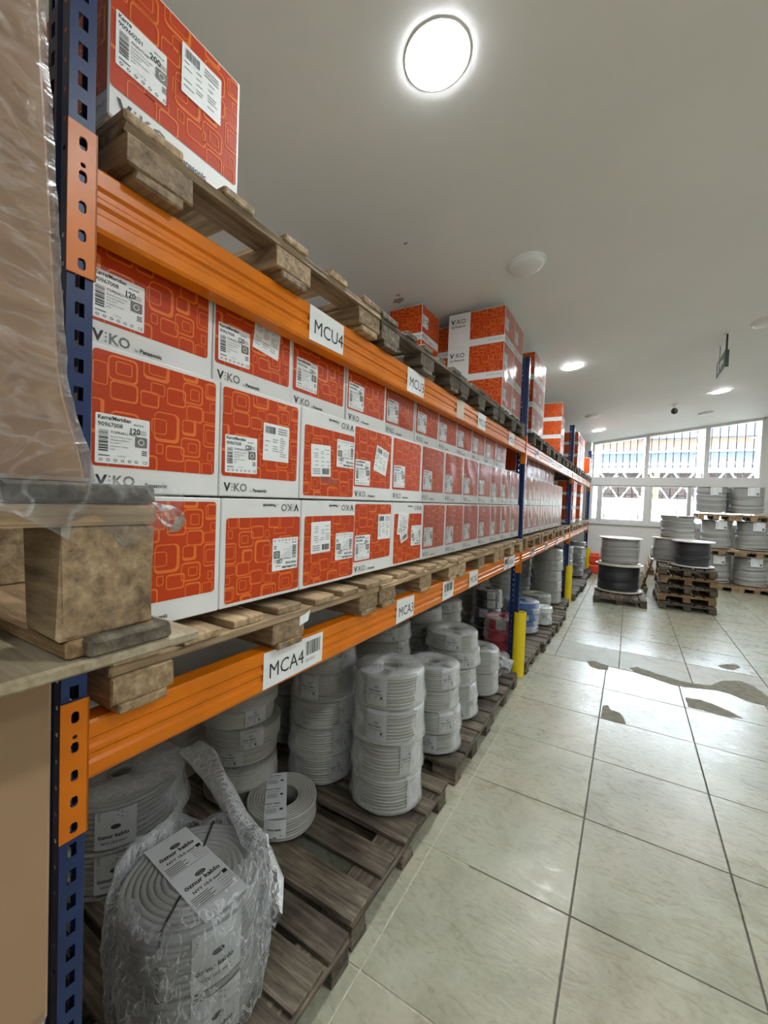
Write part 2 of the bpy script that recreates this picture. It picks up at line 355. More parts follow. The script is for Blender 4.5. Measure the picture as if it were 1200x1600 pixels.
# ceiling: sloping slab
c = MB(); a, b = ceil_z(XB-.2), ceil_z(XR+.2)
c.add([(XB-.2, YN-.2, a), (XR+.2, YN-.2, b), (XR+.2, YF+.25, b), (XB-.2, YF+.25, a), (XB-.2, YN-.2, a+.2), (XR+.2, YN-.2, b+.2), (XR+.2, YF+.25, b+.2), (XB-.2, YF+.25, a+.2)],
      [(0, 1, 2, 3), (4, 7, 6, 5), (0, 4, 5, 1), (1, 5, 6, 2), (2, 6, 7, 3), (3, 7, 4, 0)])
struct(c.build('ceiling', 'plaster'))
ce = [o for o in COL.objects if o.name == 'ceiling'][0]
for cx, cyy, rr_ in ((-1.655, 2.91, .045), (-1.30, 2.35, .014), (-1.62, 2.84, .018)):
    P = [(cx+rr_*(1+.3*math.sin(3*q))*math.cos(q*math.pi/5), cyy+rr_*.8*(1+.25*math.cos(2*q))*math.sin(q*math.pi/5)) for q in range(10)]
    MB().add([(x, y, ceil_z(x)-.0006) for x, y in P], [tuple(range(9, -1, -1))]).build('stain', 'stain_grey', ce)
def wallbox(name, x0, y0, x1, y1, z1=4.2, mat='wall_paint'):
    return struct(MB().box(x0, y0, -.01, x1, y1, z1).build(name, mat))
def prism_wall(name, x0, x1, z0, zt0, zt1, y0=YF, y1=YF+.2, mat='wall_paint', parent=None):
    vs = [(x0, y0, z0), (x1, y0, z0), (x1, y0, zt1), (x0, y0, zt0), (x0, y1, z0), (x1, y1, z0), (x1, y1, zt1), (x0, y1, zt0)]
    return MB().add(vs, [(0, 1, 2, 3), (4, 7, 6, 5), (0, 4, 5, 1), (1, 5, 6, 2), (2, 6, 7, 3), (3, 7, 4, 0)]).build(name, mat, parent)
wallbox('wall_left', XB-.2, YN, XB, YF+.2, 3.13)
wallbox('wall_right', XR, YN, XR+.2, YF+.2, 4.03)
wallbox('wall_near', XB-.2, YN-.2, XR+.2, YN, 4.2)
WX0, WX1, SILL = -.95, 2.45, 1.25
wf = struct(prism_wall('wall_far', XB, XR, -.01, SILL, SILL))
prism_wall('wall_panel', XB, WX0, SILL, ceil_z(XB)+.02, ceil_z(WX0)+.02, parent=wf)
prism_wall('wall_panel', WX1, XR, SILL, ceil_z(WX1)+.02, ceil_z(XR)+.02, parent=wf)
struct(MB().box(XB, YF-.012, 0, XR, YF, .075, 0, .003).build('baseboard_far', 'skirting'))
struct(MB().box(WX0-.05, YF-.05, SILL-.045, WX1+.04, YF+.05, SILL, 0, .006).build('trim_1', 'pvc_white'))
# windows in the far wall (frames, panes, iron bars behind)
def pane(parent, x0, x1, z0, zt0, zt1):
    y = YF+.07
    MB().add([(x0, y, z0), (x1, y, z0), (x1, y, zt1), (x0, y, zt0), (x0, y+.006, z0), (x1, y+.006, z0), (x1, y+.006, zt1), (x0, y+.006, zt0)],
             [(0, 1, 2, 3), (4, 7, 6, 5), (0, 4, 5, 1), (1, 5, 6, 2), (2, 6, 7, 3), (3, 7, 4, 0)]).build('pane', 'glass', parent)
def fr(parent, x0, z0, x1, z1, n='frame', d=0.0):
    return MB().box(x0, YF+.02-d, z0, x1, YF+.12, z1, 0, .004).build(n, 'pvc_white', parent)
TR0, TR1 = 2.21, 2.43          # transom
up_w = [(-.86, .26), (.35, 1.44), (1.53, 2.43)]
lo_w = [(-.905, -.715, .06), (-.63, .285, .0), (.465, 1.16, 0), (1.245, 2.40, 0)]
n = 0
for x0, x1 in up_w:
    n += 1; wn = struct(ob('window_%d' % n, None, None, (0, 0, 0)))
    zt = lambda x: ceil_z(x)-.055
    pane(wn, x0, x1, TR1, zt(x0), zt(x1))
    o = prism_wall('frame', x0-.045, x1+.045, zt(x0)-.006, 0, 0, parent=wn)
    for v in o.data.vertices:
        if abs(v.co.z) < 1e-6: v.co.z = ceil_z(v.co.x)+.01
        else: v.co.z = zt(v.co.x)
    o.data.materials[0] = M['pvc_white']
    fr(wn, x0-.045, TR1-.02, x0, zt(x0)+.02); fr(wn, x1, TR1-.02, x1+.045, zt(x1)+.02)
    k = 0; xx = x0+.04
    while xx < x1-.03:
        MB().box(xx-.010, YF+.15, TR1-.05, xx+.010, YF+.162, ceil_z(xx)+.05).build('bar', 'iron', wn); xx += .152
    MB().box(x0-.03, YF+.147, TR1+.33, x1+.03, YF+.165, TR1+.35).build('bar', 'iron', wn)
for x0, x1, inset in lo_w:
    n += 1; wn = struct(ob('window_%d' % n, None, None, (0, 0, 0)))
    pane(wn, x0, x1, SILL+.09, TR0-.03, TR0-.03)
    fr(wn, x0-.05, SILL, x0, TR0); fr(wn, x1, SILL, x1+.05, TR0); fr(wn, x0, SILL, x1, SILL+.09); fr(wn, x0, TR0-.035, x1, TR0)
    if inset:
        fr(wn, x0+.005, SILL+.09, x0+.045, TR0-.035, 'sash', .03); fr(wn, x1-.035, SILL+.09, x1-.002, TR0-.035, 'sash', .03)
    xx = x0+.05
    while xx < x1-.03:
        MB().box(xx-.010, YF+.15, SILL, xx+.010, YF+.162, TR0).build('bar', 'iron', wn); xx += .152
    MB().box(x0-.03, YF+.147, TR0-.24, x1+.03, YF+.165, TR0-.22).build('bar', 'iron', wn)
t2 = struct(MB().box(WX0, YF-.01, TR0-.005, WX1, YF+.13, TR1-.015, 0, .004).build('trim_2', 'pvc_white'))
struct(MB().box(.335, YF+.0, SILL, .415, YF+.13, TR0-.005, 0, .004).build('trim_3', 'pvc_white'))
struct(MB().box(WX0, YF+.0, SILL, -.955+.0001+.045-.04, YF+.13, 3.2, 0, .002).build('trim_4', 'pvc_white'))
# ------------------------------------------------------------------ outside
struct(MB().box(-14, YF+.3, -.3, 16, 40, -.1).build('exterior_ground', 'ext_ground'))
tag(MB().box(-9, YF+4.6, -.1, 12, YF+4.8, 1.98, 0, .01).build('boundary_wall', 'ext_white'), 'long white rendered wall outside beyond the lower windows', 'wall', kind='thing')
for k in range(7):
    x = -3.2+k*1.15
    tag(MB().box(x-.2, YF+3.3, -.1, x+.2, YF+3.8, 1.42, 0, .02).build('concrete_block', 'ext_block'), 'pale concrete block standing outside before the white wall, %s of the row' % ORD[k], 'block', 'concrete blocks outside')
sh = thing('factory_shed', 'long outdoor steel shed with white trusses, brick band and slate roof beyond the windows', 'building', (0, YF+9, 0))
MB().box(-14, 4.2, -.1, 16, 4.5, 3.5).build('wall', 'ext_brown', sh)
MB().box(-14, 1.8, 3.55, 16, 2.0, 4.25).build('fascia', 'ext_slate', sh)
MB().box(-14, 1.3, 4.28, 16, 1.5, 4.75).build('brick_band', 'ext_brick', sh)
MB().box(-14, 1.0, 4.78, 16, 4.5, 5.5).build('roof', 'ext_slate', sh)
for k in range(11):
    x = -9+k*1.9
    MB().box(x-.09, .5, -.1, x+.09, .68, 5.0, 0, .01).build('column', 'ext_white', sh)
    MB().tube([(x, .55, 1.9), (x+.95, .55, 3.4), (x+1.9, .55, 1.9)], .055, 6).build('brace', 'ext_white', sh)
    MB().tube([(x, .5, 3.45), (x+.95, .5, 2.0), (x+1.9, .5, 3.45)], .045, 6).build('brace', 'ext_white', sh)
    MB().tube([(x, .45, 3.6), (x+1.9, .45, 3.6)], .06, 6).build('chord', 'ext_white', sh)
MB().tube([(.9, -.4, 1.8), (.9, -.4, 3.3)], .09, 8).build('pipe', 'ext_yellow', sh)
# ------------------------------------------------------------------ ceiling lamps
tilt = -math.atan(.129)
rim = MB().lathe([(.127, .001), (.127, -.0025), (.1235, -.004), (.1195, -.004), (.1190, -.001)], 40).mesh('rim', ['lamp_white'])
dif = MB().lathe([(.1195, -.002), (.118, -.0065), (.09, -.0095), (.05, -.011), (.0005, -.0115)], 40)
dif_on = dif.mesh('diffuser', ['lamp_on']); dif_off = MB().lathe([(.122, -.012), (.116, -.028), (.09, -.038), (.05, -.042), (.0005, -.043)], 40).mesh('diffuser', ['lamp_white'])
rim_off = MB().lathe([(.130, .001), (.130, -.012), (.126, -.015), (.121, -.014)], 40).mesh('rim', ['lamp_white'])
lamps = [(-.716, 1.487, 1, 'brightly lit round ceiling lamp, closest one above the shelving'), (-.71, 3.05, 0, 'unlit round white lamp on the ceiling, between two lit ones beside the shelving'),
         (-.68, 5.55, 1, 'lit round ceiling lamp near the tops of the stacked cartons at the second post'), (-.68, 8.66, 0, 'unlit round lamp on the ceiling over the far shelving'),
         (-.68, 10.36, 1, 'lit round ceiling lamp near the top of the far windows'), (1.17, 8.55, 1, 'lit round ceiling lamp below the hanging sign'),
         (1.2, 10.36, 0, 'unlit round lamp on the ceiling before the middle far window'), (1.09, 5.55, 0, 'unlit round lamp cut by the edge of the view, high over the aisle'),
         (-.7, -1.5, 1, 0), (1.15, -1.5, 1, 0), (3.0, -1.5, 1, 0), (3.0, 2.0, 1, 0), (3.0, 5.5, 1, 0), (3.0, 8.6, 1, 0), (1.15, 1.2, 1, 0)]
for i, (x, y, on, lab) in enumerate(lamps):
    l = ob('ceiling_light', None, None, (x, y, ceil_z(x)), (0, tilt, 0))
    tag(l, lab or 'lit round ceiling lamp outside the view, %s of those beside or behind the camera' % ORD[i-8], 'lamp', 'round ceiling lamps', 'thing')
    ob('rim', rim if on else rim_off, l); ob('diffuser', dif_on if on else dif_off, l)
cm = thing('ceiling_camera', 'small black dome camera hanging under the ceiling before the far windows', 'camera', (.6, 9.04, ceil_z(.6)))
MB().lathe([(.001, .005), (.05, .005), (.05, -.02), (.012, -.025), (.012, -.06)], 16).build('mount', 'lamp_white', cm)
MB().lathe([(.001, -.05), (.035, -.06), (.055, -.10), (.045, -.145), (.001, -.165)], 16).build('body', 'black_plastic', cm)
sg = thing('exit_sign', 'dark green hanging direction sign with a pale arrow on two rods', 'sign', (.80, 5.85, ceil_z(.8)))
MB().tube([(0, -.20, .01), (0, -.20, -.19)], .009, 8).build('rod', 'black_plastic', sg); MB().tube([(0, .20, .01), (0, .20, -.19)], .006, 8).build('rod', 'steel', sg)
for yy in (-.2, .2): MB().lathe([(.001, .006), (.03, .006), (.03, -.012), (.001, -.014)], 12, cy=yy).build('rose', 'lamp_white', sg)
MB().box(-.018, -.25, -.37, .018, .25, -.19, 0, .004).build('panel', 'sign_green', sg)
for sx in (-1, 1):
    f_ = lambda a_, b_: (sx*.0188, a_, b_)
    MB().add([(-.17, -.30), (-.04, -.30), (-.04, -.345), (.03, -.28), (-.04, -.215), (-.04, -.26), (-.17, -.26)], [tuple(range(7))], 0, f_).quad(.08, -.34, .15, -.22, f_, 0).build('arrow', 'sticker', sg)
MB().box(-.012, -.25, -.385, .012, .25, -.371).build('trim', 'lamp_white', sg)
# ------------------------------------------------------------------ pallet rack
RX, PITCH_Y, Y0 = -.87, 3.71, .349
PW = .042
def post_mesh(h):
    mb = MB(); holes = [(0, .06+.05*k, .0075, .0125) for k in range(int((h-.08)/.05))]
    f1 = lambda y, z: (0, y+PW/2, z)
    holed_strip(mb, -PW/2, PW/2, 0, h, holes, f1, octo=False)
    for s in (0, 1):
        yy = s*PW; st = .006*(1-2*s)
        sm = [(-.015, .085+.05*k, .004, .004) for k in range(int((h-.1)/.05))]
        big = [(-.062, .06+.05*k, .008, .0125) for k in range(int((h-.08)/.05))]
        holed_strip(mb, -.026, 0, 0, h, sm, lambda d, z: (d, yy, z))
        mb.add([(-.026, yy, 0), (-.036, yy+st, 0), (-.036, yy+st, h), (-.026, yy, h)], [(0, 1, 2, 3)])
        mb.add([(-.036, yy+st, 0), (-.046, yy, 0), (-.046, yy, h), (-.036, yy+st, h)], [(0, 1, 2, 3)])
        holed_strip(mb, -.082, -.046, 0, h, big, lambda d, z: (d, yy, z), octo=False)
        mb.add([(-.082, yy, 0), (-.082, yy+(.010 if s == 0 else -.010), 0), (-.082, yy+(.010 if s == 0 else -.010), h), (-.082, yy, h)], [(0, 1, 2, 3)])
    return mb.mesh('post', ['blue'])
PM = post_mesh(3.02); RDEP = 1.1
foot = MB().box(-.11, -.03, 0, .02, .075, .006, 0, .001).mesh('foot_plate', ['blue'])
for k in range(4):
    y = Y0+PITCH_Y*k
    lab = ['blue perforated rack upright frame closest to the wrapped brown cartons', 'blue perforated rack upright frame behind the first yellow guard',
           'blue perforated rack upright frame behind the second yellow guard', 'blue perforated rack upright frame at the far end near the windows'][k]
    u = thing('upright_frame', lab, 'rack upright', (RX, y, 0), 0, 'rack upright frames')
    ob('post', PM, u); ob('post', PM, u, (-RDEP, 0, 0)); ob('foot_plate', foot, u); ob('foot_plate', foot, u, (-RDEP+.09, 0, 0))
    for q in range(3):
        za, zb = 1.3+.5*q, 1.3+.5*(q+1)
        if q % 2: za, zb = zb, za
        MB().tube([(-.07, PW/2, za), (-RDEP+.005, PW/2, zb)], .012, 6).build('brace', 'blue', u)
    if k:
        g = thing('post_guard', 'yellow rounded post guard on the floor at the %s blue post' % ['', 'second', 'third', 'last far'][k], 'post guard', (RX+.012, y+PW/2, 0), 0, 'yellow post guards')
        R_ = .062; pr = []
        outer = [(R_*math.cos(t), R_*math.sin(t)) for t in [math.radians(-140+280*q/20) for q in range(21)]]
        inner = [((R_-.012)*math.cos(t), (R_-.012)*math.sin(t)) for t in [math.radians(140-280*q/20) for q in range(21)]]
        loop = [(x, yy*.86) for x, yy in outer+inner]
        mb = MB(); mb.grid([[(x, yy, z) for x, yy in loop] for z in (0, .61)], 0, True, True)
        nn = len(loop); vs = [(x, yy, .61) for x, yy in loop]; mb.add(vs, [(q, q+1, nn-2-q, nn-1-q) for q in range(20)])
        mb.build('shell', 'yellow', g)
        for zz in (.12, .5): MB().lathe([(.001, .003), (.008, .003), (.009, 0)], 10, fn=lambda x, y_, z_: (z_+.0615, x, y_+zz)).build('bolt', 'steel', g)
BH = .115
prof = [(0, 0), (0, .008), (-.0005, .03), (-.006, .036), (-.006, .046), (0, .052), (0, .060), (-.006, .066), (-.006, .076), (0, .082), (0, .110), (-.004, .115), (-.05, .115), (-.05, .0)]
prof = [(x if i else -.004, z) for i, (x, z) in enumerate(prof)]
def beam_mesh(L):
    rows = [[(x, y, z) for x, z in prof] for y in (0, L)]
    mb = MB(); n = len(prof); mb.grid(rows, 0, True, False)
    mb.add(rows[0], [tuple(range(n-1, -1, -1))]); mb.add(rows[1], [tuple(range(n))]); return mb.mesh('beam', ['orange'])
BL = PITCH_Y-PW-.006
BM = beam_mesh(BL)
def connector(end):
    mb = MB(); z0, z1 = -.095, .165
    y0, y1 = (-.047, 0) if end == 0 else (0, .022)
    yc = (y0+y1)/2; hs = [(yc, z, .0065 if end == 0 else .005, .010) for z in (-.075, -.025, .025)] + [(yc, .078, .0065 if end == 0 else .005, .010), (yc, .098, .004, .004), (yc, .135, .0065 if end == 0 else .005, .011)]
    holed_strip(mb, y0, y1, z0, z1, hs, lambda y, z: (.0042, y, z))
    holed_strip(mb, y0, y1, z0, z1, hs, lambda y, z: (.0012, y, z))
    mb.add([(.0012, y0, z0), (.0042, y0, z0), (.0042, y0, z1), (.0012, y0, z1)], [(0, 1, 2, 3)])
    mb.add([(.0012, y1, z0), (.0042, y1, z0), (.0042, y1, z1), (.0012, y1, z1)], [(3, 2, 1, 0)])
    mb.box(-.045, (-.003 if end == 0 else 0), z0, .0042, (0 if end == 0 else .003), z1)
    return mb.mesh('connector_plate', ['orange'])
CON = [connector(0), connector(1)]
def barcode(mb, a0, b0, a1, b1, fn, mi, seed=1, horiz=False):
    r = random.Random(seed); a = a0 if not horiz else b0; e = a1 if not horiz else b1; un = (e-a)/46
    while a < e:
        wd = r.choice((1, 1, 2, 3))*un
        if horiz: mb.quad(a0, a, a1, min(e, a+wd), fn, mi)
        else: mb.quad(a, b0, min(e, a+wd), b1, fn, mi)
        a += wd+r.choice((1, 1, 2))*un
def plate(parent, y0, y1, text, bar=None, code=None, seed=1):
    mb = MB(); f0 = lambda a, b: (.0008, a, b); f1 = lambda a, b: (.0013, a, b)
    mb.add([(y0, .006), (y1-.002, .010), (y1, .108), (y0+.001, .112)], [(0, 1, 2, 3)], 0, f0)
    lt = MB()
    if text: lt.text(text, .062, y0+.02, .032, f1, 0, 0, .92)
    if bar:
        barcode(lt, bar[0], .05, bar[1], .095, f1, 0, seed)
        if code: lt.text(code, .014, bar[0], .03, f1, 0)
    o = mb.build('label_plate', 'sticker', parent); lt.build('lettering', 'ink', o); return o
LOWZ, UPZ = 1.079, 2.115
bays = ['first', 'second', 'third']
for k in range(3):
    for z, nm in ((LOWZ, 'lower'), (UPZ, 'upper')):
        ys = Y0+PITCH_Y*k+PW+.003
        b = tag(ob('pallet_beam', BM, None, (RX, ys, z)), 'orange grooved %s front beam of the %s rack bay' % (nm, bays[k]), 'rack beam', 'orange rack beams', 'thing')
        ob('connector_plate', CON[0], b); ob('connector_plate', CON[1], b, (0, BL, 0))
        o = lambda v: v-ys
        if k == 0 and nm == 'lower':
            plate(b, o(.836), o(1.10), 'MCA4', (o(1.015), o(1.085)), 'S2C012', 3); plate(b, o(1.615), o(1.79), 'MCA3')
            plate(b, o(2.146), o(2.31), None, (o(2.17), o(2.29)), 'S2C011', 5); plate(b, o(2.59), o(2.766), 'MCA2')
            plate(b, o(3.45), o(3.58), None, (o(3.47), o(3.56)), 'S2C010', 6); plate(b, o(3.60), o(3.82), 'MCA1')
        elif k == 0:
            plate(b, o(.984), o(1.16), 'MCU4'); plate(b, o(1.633), o(1.807), 'MCU3'); plate(b, o(2.62), o(2.79), 'MCU2'); plate(b, o(3.42), o(3.6), 'MCU1')
            MB().box(.0002, o(2.24), .004, .0012, o(2.36), .113).build('tape', 'tape_tan', b)
        else:
            for q in range(4): plate(b, .45+.85*q, .62+.85*q, None, (.47+.85*q, .60+.85*q), None, q+7*k)
        tag(ob('pallet_beam', BM, None, (RX-RDEP-.08, ys+BL, z), (0, 0, math.pi)), 'orange %s rear beam of the %s rack bay' % (nm, bays[k]), 'rack beam', 'orange rack beams', 'thing')
# ------------------------------------------------------------------ pallets
_PC = {}
def board_mesh(lx, ly, lz, mat, v=0):
    k = (round(lx, 3), round(ly, 3), round(lz, 3), mat, v)
    if k not in _PC:
        r = random.Random(str(k)); mb = MB().box(-lx/2, -ly/2, 0, lx/2, ly/2, lz, 0, .0035)
        j = lambda s: r.uniform(-s, s)
        tw = j(.004)
        mb.v = [(x+j(.002), y+j(.0022)+tw*(1 if x > 0 else -1), z+j(.0008)) for x, y, z in mb.v]
        _PC[k] = mb.mesh('board', [mat])
    return _PC[k]
def pallet(label, loc, W=.8, L=1.2, rz=0, mat='wood_new', group='wooden pallets', rot=None, bw=None, nb=5, H=.144, bky=.10, sw=.145, name='pallet'):
    """origin: centre of the footprint on the ground, boards run along local x"""
    p = thing(name, label, 'pallet', loc, rz, group)
    if rot: p.rotation_euler = rot
    tb, ts, hb, bb = .022, .022, H-.088, .022
    r = random.Random(label)
    ys = [-W/2+bky/2, 0, W/2-bky/2]
    for y in ys: ob('bottom_board', board_mesh(L, .10, bb, mat), p, (0, y, 0))
    for y in ys:
        for x in (-L/2+.0725, 0, L/2-.0725): ob('block', board_mesh(.145, bky, hb, mat, r.randrange(3)), p, (x, y+r.uniform(-.004, .004), bb))
    for x in (-L/2+.0725, 0, L/2-.0725): ob('stringer_board', board_mesh(W, sw, ts, mat, r.randrange(2)), p, (x+(.145-sw)/2*(1 if x > 0 else -1 if x < 0 else 0), 0, bb+hb), (0, 0, math.pi/2))
    w5 = [.145, .10, .145, .10, .145] if nb == 5 else [.1]*nb
    if bw: w5 = bw
    gap = (W-sum(w5))/(len(w5)-1); y = -W/2
    for i, ww in enumerate(w5):
        ob('deck_board', board_mesh(L, ww, tb, mat, r.randrange(4)), p, (r.uniform(-.008, .008), y+ww/2, bb+hb+ts-.0004), (0, 0, r.uniform(-.006, .006)))
        y += ww+gap
    return p
PXF = -.845
def row_pallet(label, y0, y1, z, xf=PXF, mat='wood_new', L=1.2, **k):
    return pallet(label, (xf-L/2, (y0+y1)/2, z), y1-y0, L, 0, mat, **k)
zl, zu = LOWZ+BH, UPZ+BH
for i, (a, b) in enumerate([(.42, 1.415), (1.435, 2.30), (2.315, 3.20), (3.22, 4.02)]):
    row_pallet('brown pallet under cartons on the lower beam, %s from the near post' % ORD[i], a, b, zl, nb=7 if i == 0 else 6, mat='wood_pale', bky=.13)
scrap = [o for o in COL.objects if o.get('label') == 'brown pallet under cartons on the lower beam, first from the near post'][0]
MB().add([(.6012, .035, .052), (.6012, .075, .060), (.6012, .083, .092), (.6012, .060, .084), (.6012, .036, .080)], [(0, 1, 2, 3, 4)]).build('paper_scrap', 'sticker', scrap)
for i, (a, b) in enumerate([(4.15, 4.95), (5.0, 5.82), (5.9, 6.72), (6.78, 7.62)]):
    row_pallet('brown pallet on the lower beam, %s past the second blue post' % ORD[i], a, b, zl)
for i, (a, b) in enumerate([(7.95, 8.75), (8.82, 9.6), (9.7, 10.5), (10.6, 11.4)]):
    row_pallet('brown pallet on the lower beam, %s past the third blue post' % ORD[i], a, b, zl)
for i, (a, b) in enumerate([(.425, 1.345), (1.36, 2.195), (2.21, 3.0), (3.02, 3.86)]):
    row_pallet('worn pallet on the upper beam, %s from the near blue post' % ORD[i], a, b, zu, mat='wood_pale' if i == 0 else 'wood_old', xf=-.84, bky=.14, sw=.085, bw=[.12, .09, .09, .09, .12])
for i, (a, b) in enumerate([(4.3, 5.15), (5.2, 6.0), (6.1, 6.9), (6.95, 7.7)]):
    row_pallet('worn pallet on the upper beam, %s past the second blue post' % ORD[i], a, b, zu, mat='wood_old')
for i, (a, b) in enumerate([(7.95, 8.75), (8.8, 9.6), (9.7, 10.5), (10.6, 11.4)]):
    row_pallet('worn pallet on the upper beam, %s past the third blue post' % ORD[i], a, b, zu, mat='wood_old')
fp = [(.43, 1.185, -.775, [.145, .11, .145, .145, .11], 'wood_old'), (1.215, 2.105, -.785, [.145, .12, .145, .10, .10], 'wood_old'), (2.255, 2.965, -.79, None, 'wood_old'), (2.99, 3.83, -.80, None, 'wood_old'),
      (4.13, 4.83, -.78, None, 'wood_old'), (4.86, 5.65, -.74, None, 'wood_old'), (5.72, 6.52, -.72, None, 'wood_old'), (6.6, 7.4, -.78, None, 'wood_old'), (7.85, 8.65, -.74, None, 'wood_old'), (8.75, 9.55, -.7, None, 'wood_old'), (9.7, 10.5, -.74, None, 'wood_old'), (10.6, 11.35, -.72, None, 'wood_old')]
for i, (a, b, xf, bw, mt) in enumerate(fp):
    row_pallet('weathered floor pallet of cable coils, %s from the near post' % ORD[i], a, b, 0, xf=xf, mat=mt, bw=bw)
# ------------------------------------------------------------------ cartons
PAT = [(.10, .02, .31, .24, 1), (.15, .06, .27, .18, 0), (0, .1, .1, .3, 0), (.115, .235, .315, .41, 1), (.41, .165, .525, .285, 0), (.33, .26, .48, .41, 1), (.54, .17, .71, .35, 1),
       (.68, .075, .87, .29, 1), (.745, .13, .835, .25, 0), (.35, -.06, .56, .15, 2), (.39, -.06, .54, .10, 0), (.68, -.06, .82, .07, 2), (.89, .03, 1.02, .2, 2), (.91, .02, 1.02, .16, 0), (.715, .3, .875, .47, 1), (.94, .225, 1.02, .32, 0),
       (.875, .33, 1.02, .45, 0), (.44, .43, .655, .72, 2), (.42, .5, .545, .65, 0), (.68, .46, .81, .62, 2), (.88, .46, 1.02, .71, 1), (.90, .52, 1.02, .67, 0), (.67, .64, .855, .84, 1), (.735, .69, .825, .79, 0),
       (.54, .74, .705, .9, 1), (.46, .74, .52, .84, 0), (.325, .86, .475, 1.02, 1), (.105, .85, .31, 1.02, 0), (.71, .86, .86, 1.02, 1), (.87, .88, .98, 1.02, 0), (.925, .76, .98, .86, 0), (-.02, .42, .08, .72, 2), (.12, .5, .33, .75, 1), (.17, .55, .29, .69, 0), (.22, .78, .40, .86, 0)]
def pattern(mb, a0, b0, a1, b1, fn, mi, su=1.0, sv=1.0):
    """rounded rectangle outlines over the panel a0..a1 x b0..b1 (b up)"""
    wd, ht = a1-a0, b1-b0; cl = lambda p: (min(max(p[0], a0), a1), min(max(p[1], b0), b1))
    for iu in range(math.ceil(1/su)):
        for iv in range(math.ceil(1/sv)):
            for u0, v0, u1, v1, k in PAT:
                x0, x1 = a0+(u0+iu)*su*wd, a0+(u1+iu)*su*wd; y0, y1 = b1-(v1+iv)*sv*ht, b1-(v0+iv)*sv*ht
                if x0 > a1 or y1 < b0: continue
                t = .0022; r = min(x1-x0, y1-y0)*.2
                tr, tb = t*(1, 1.7, 3.2)[k], t*(1, 1.7, 3.2)[k]; tl, tt = t, t*(1, 1.9, 1.2)[k]
                P = [cl(p) for p in rrect(x0, y0, x1, y1, r)]; Q = [cl(p) for p in rrect(x0+tl, y0+tb, x1-tr, y1-tt, max(r-t, .002))]
                n = len(P); mb.add(P+Q, [(i, (i+1) % n, n+(i+1) % n, n+i) for i in range(n)], mi, fn)
def logo(mb, a, b, size, fn, k=3, g=4, by=True):
    mb.text('V', size, a, b, fn, k, .035)
    for q in range(3):
        pts = [(a+size*.80+size*.065*math.cos(t*math.pi/4), b+size*(.08+.27*q)+size*.065*math.sin(t*math.pi/4)) for t in range(8)]
        mb.add(pts, [tuple(range(8))], g, fn)
    mb.text('KO', size, a+size*.96, b, fn, g, .02)
    if by:
        mb.text('by', size*.28, a+size*2.75, b, fn, g); mb.text('Panasonic', size*.42, a+size*3.1, b, fn, k, .03)
def fpanel(mb, a0, b0, a1, b1, fn, r, mi):
    P = rrect(a0, b0, a1, b1, r); mb.add(P, [tuple(range(len(P)))], mi, fn)
def front_fn(W, H, flip, e, x=0.0):
    if flip: return lambda a, b: (x+e, W-a, H-b)
    return lambda a, b: (x+e, a, b)
def print_mesh(W, H, flip=False):
    mb = MB(); f = lambda e: front_fn(W, H, flip, e)
    a0, b0, a1, b1 = .004, .052, W-.014, H-.010
    fpanel(mb, a0, b0, a1, b1, f(.0005), .008, 0)
    pattern(mb, a0, b0, a1, b1, f(.0009), 1)
    lg = MB(); logo(lg, .013, .014, .030, f(.0007), 0, 1)
    return mb.mesh('printed_face', ['red_print', 'orange_print']), lg.mesh('logo', ['ink', 'grey_ink'])
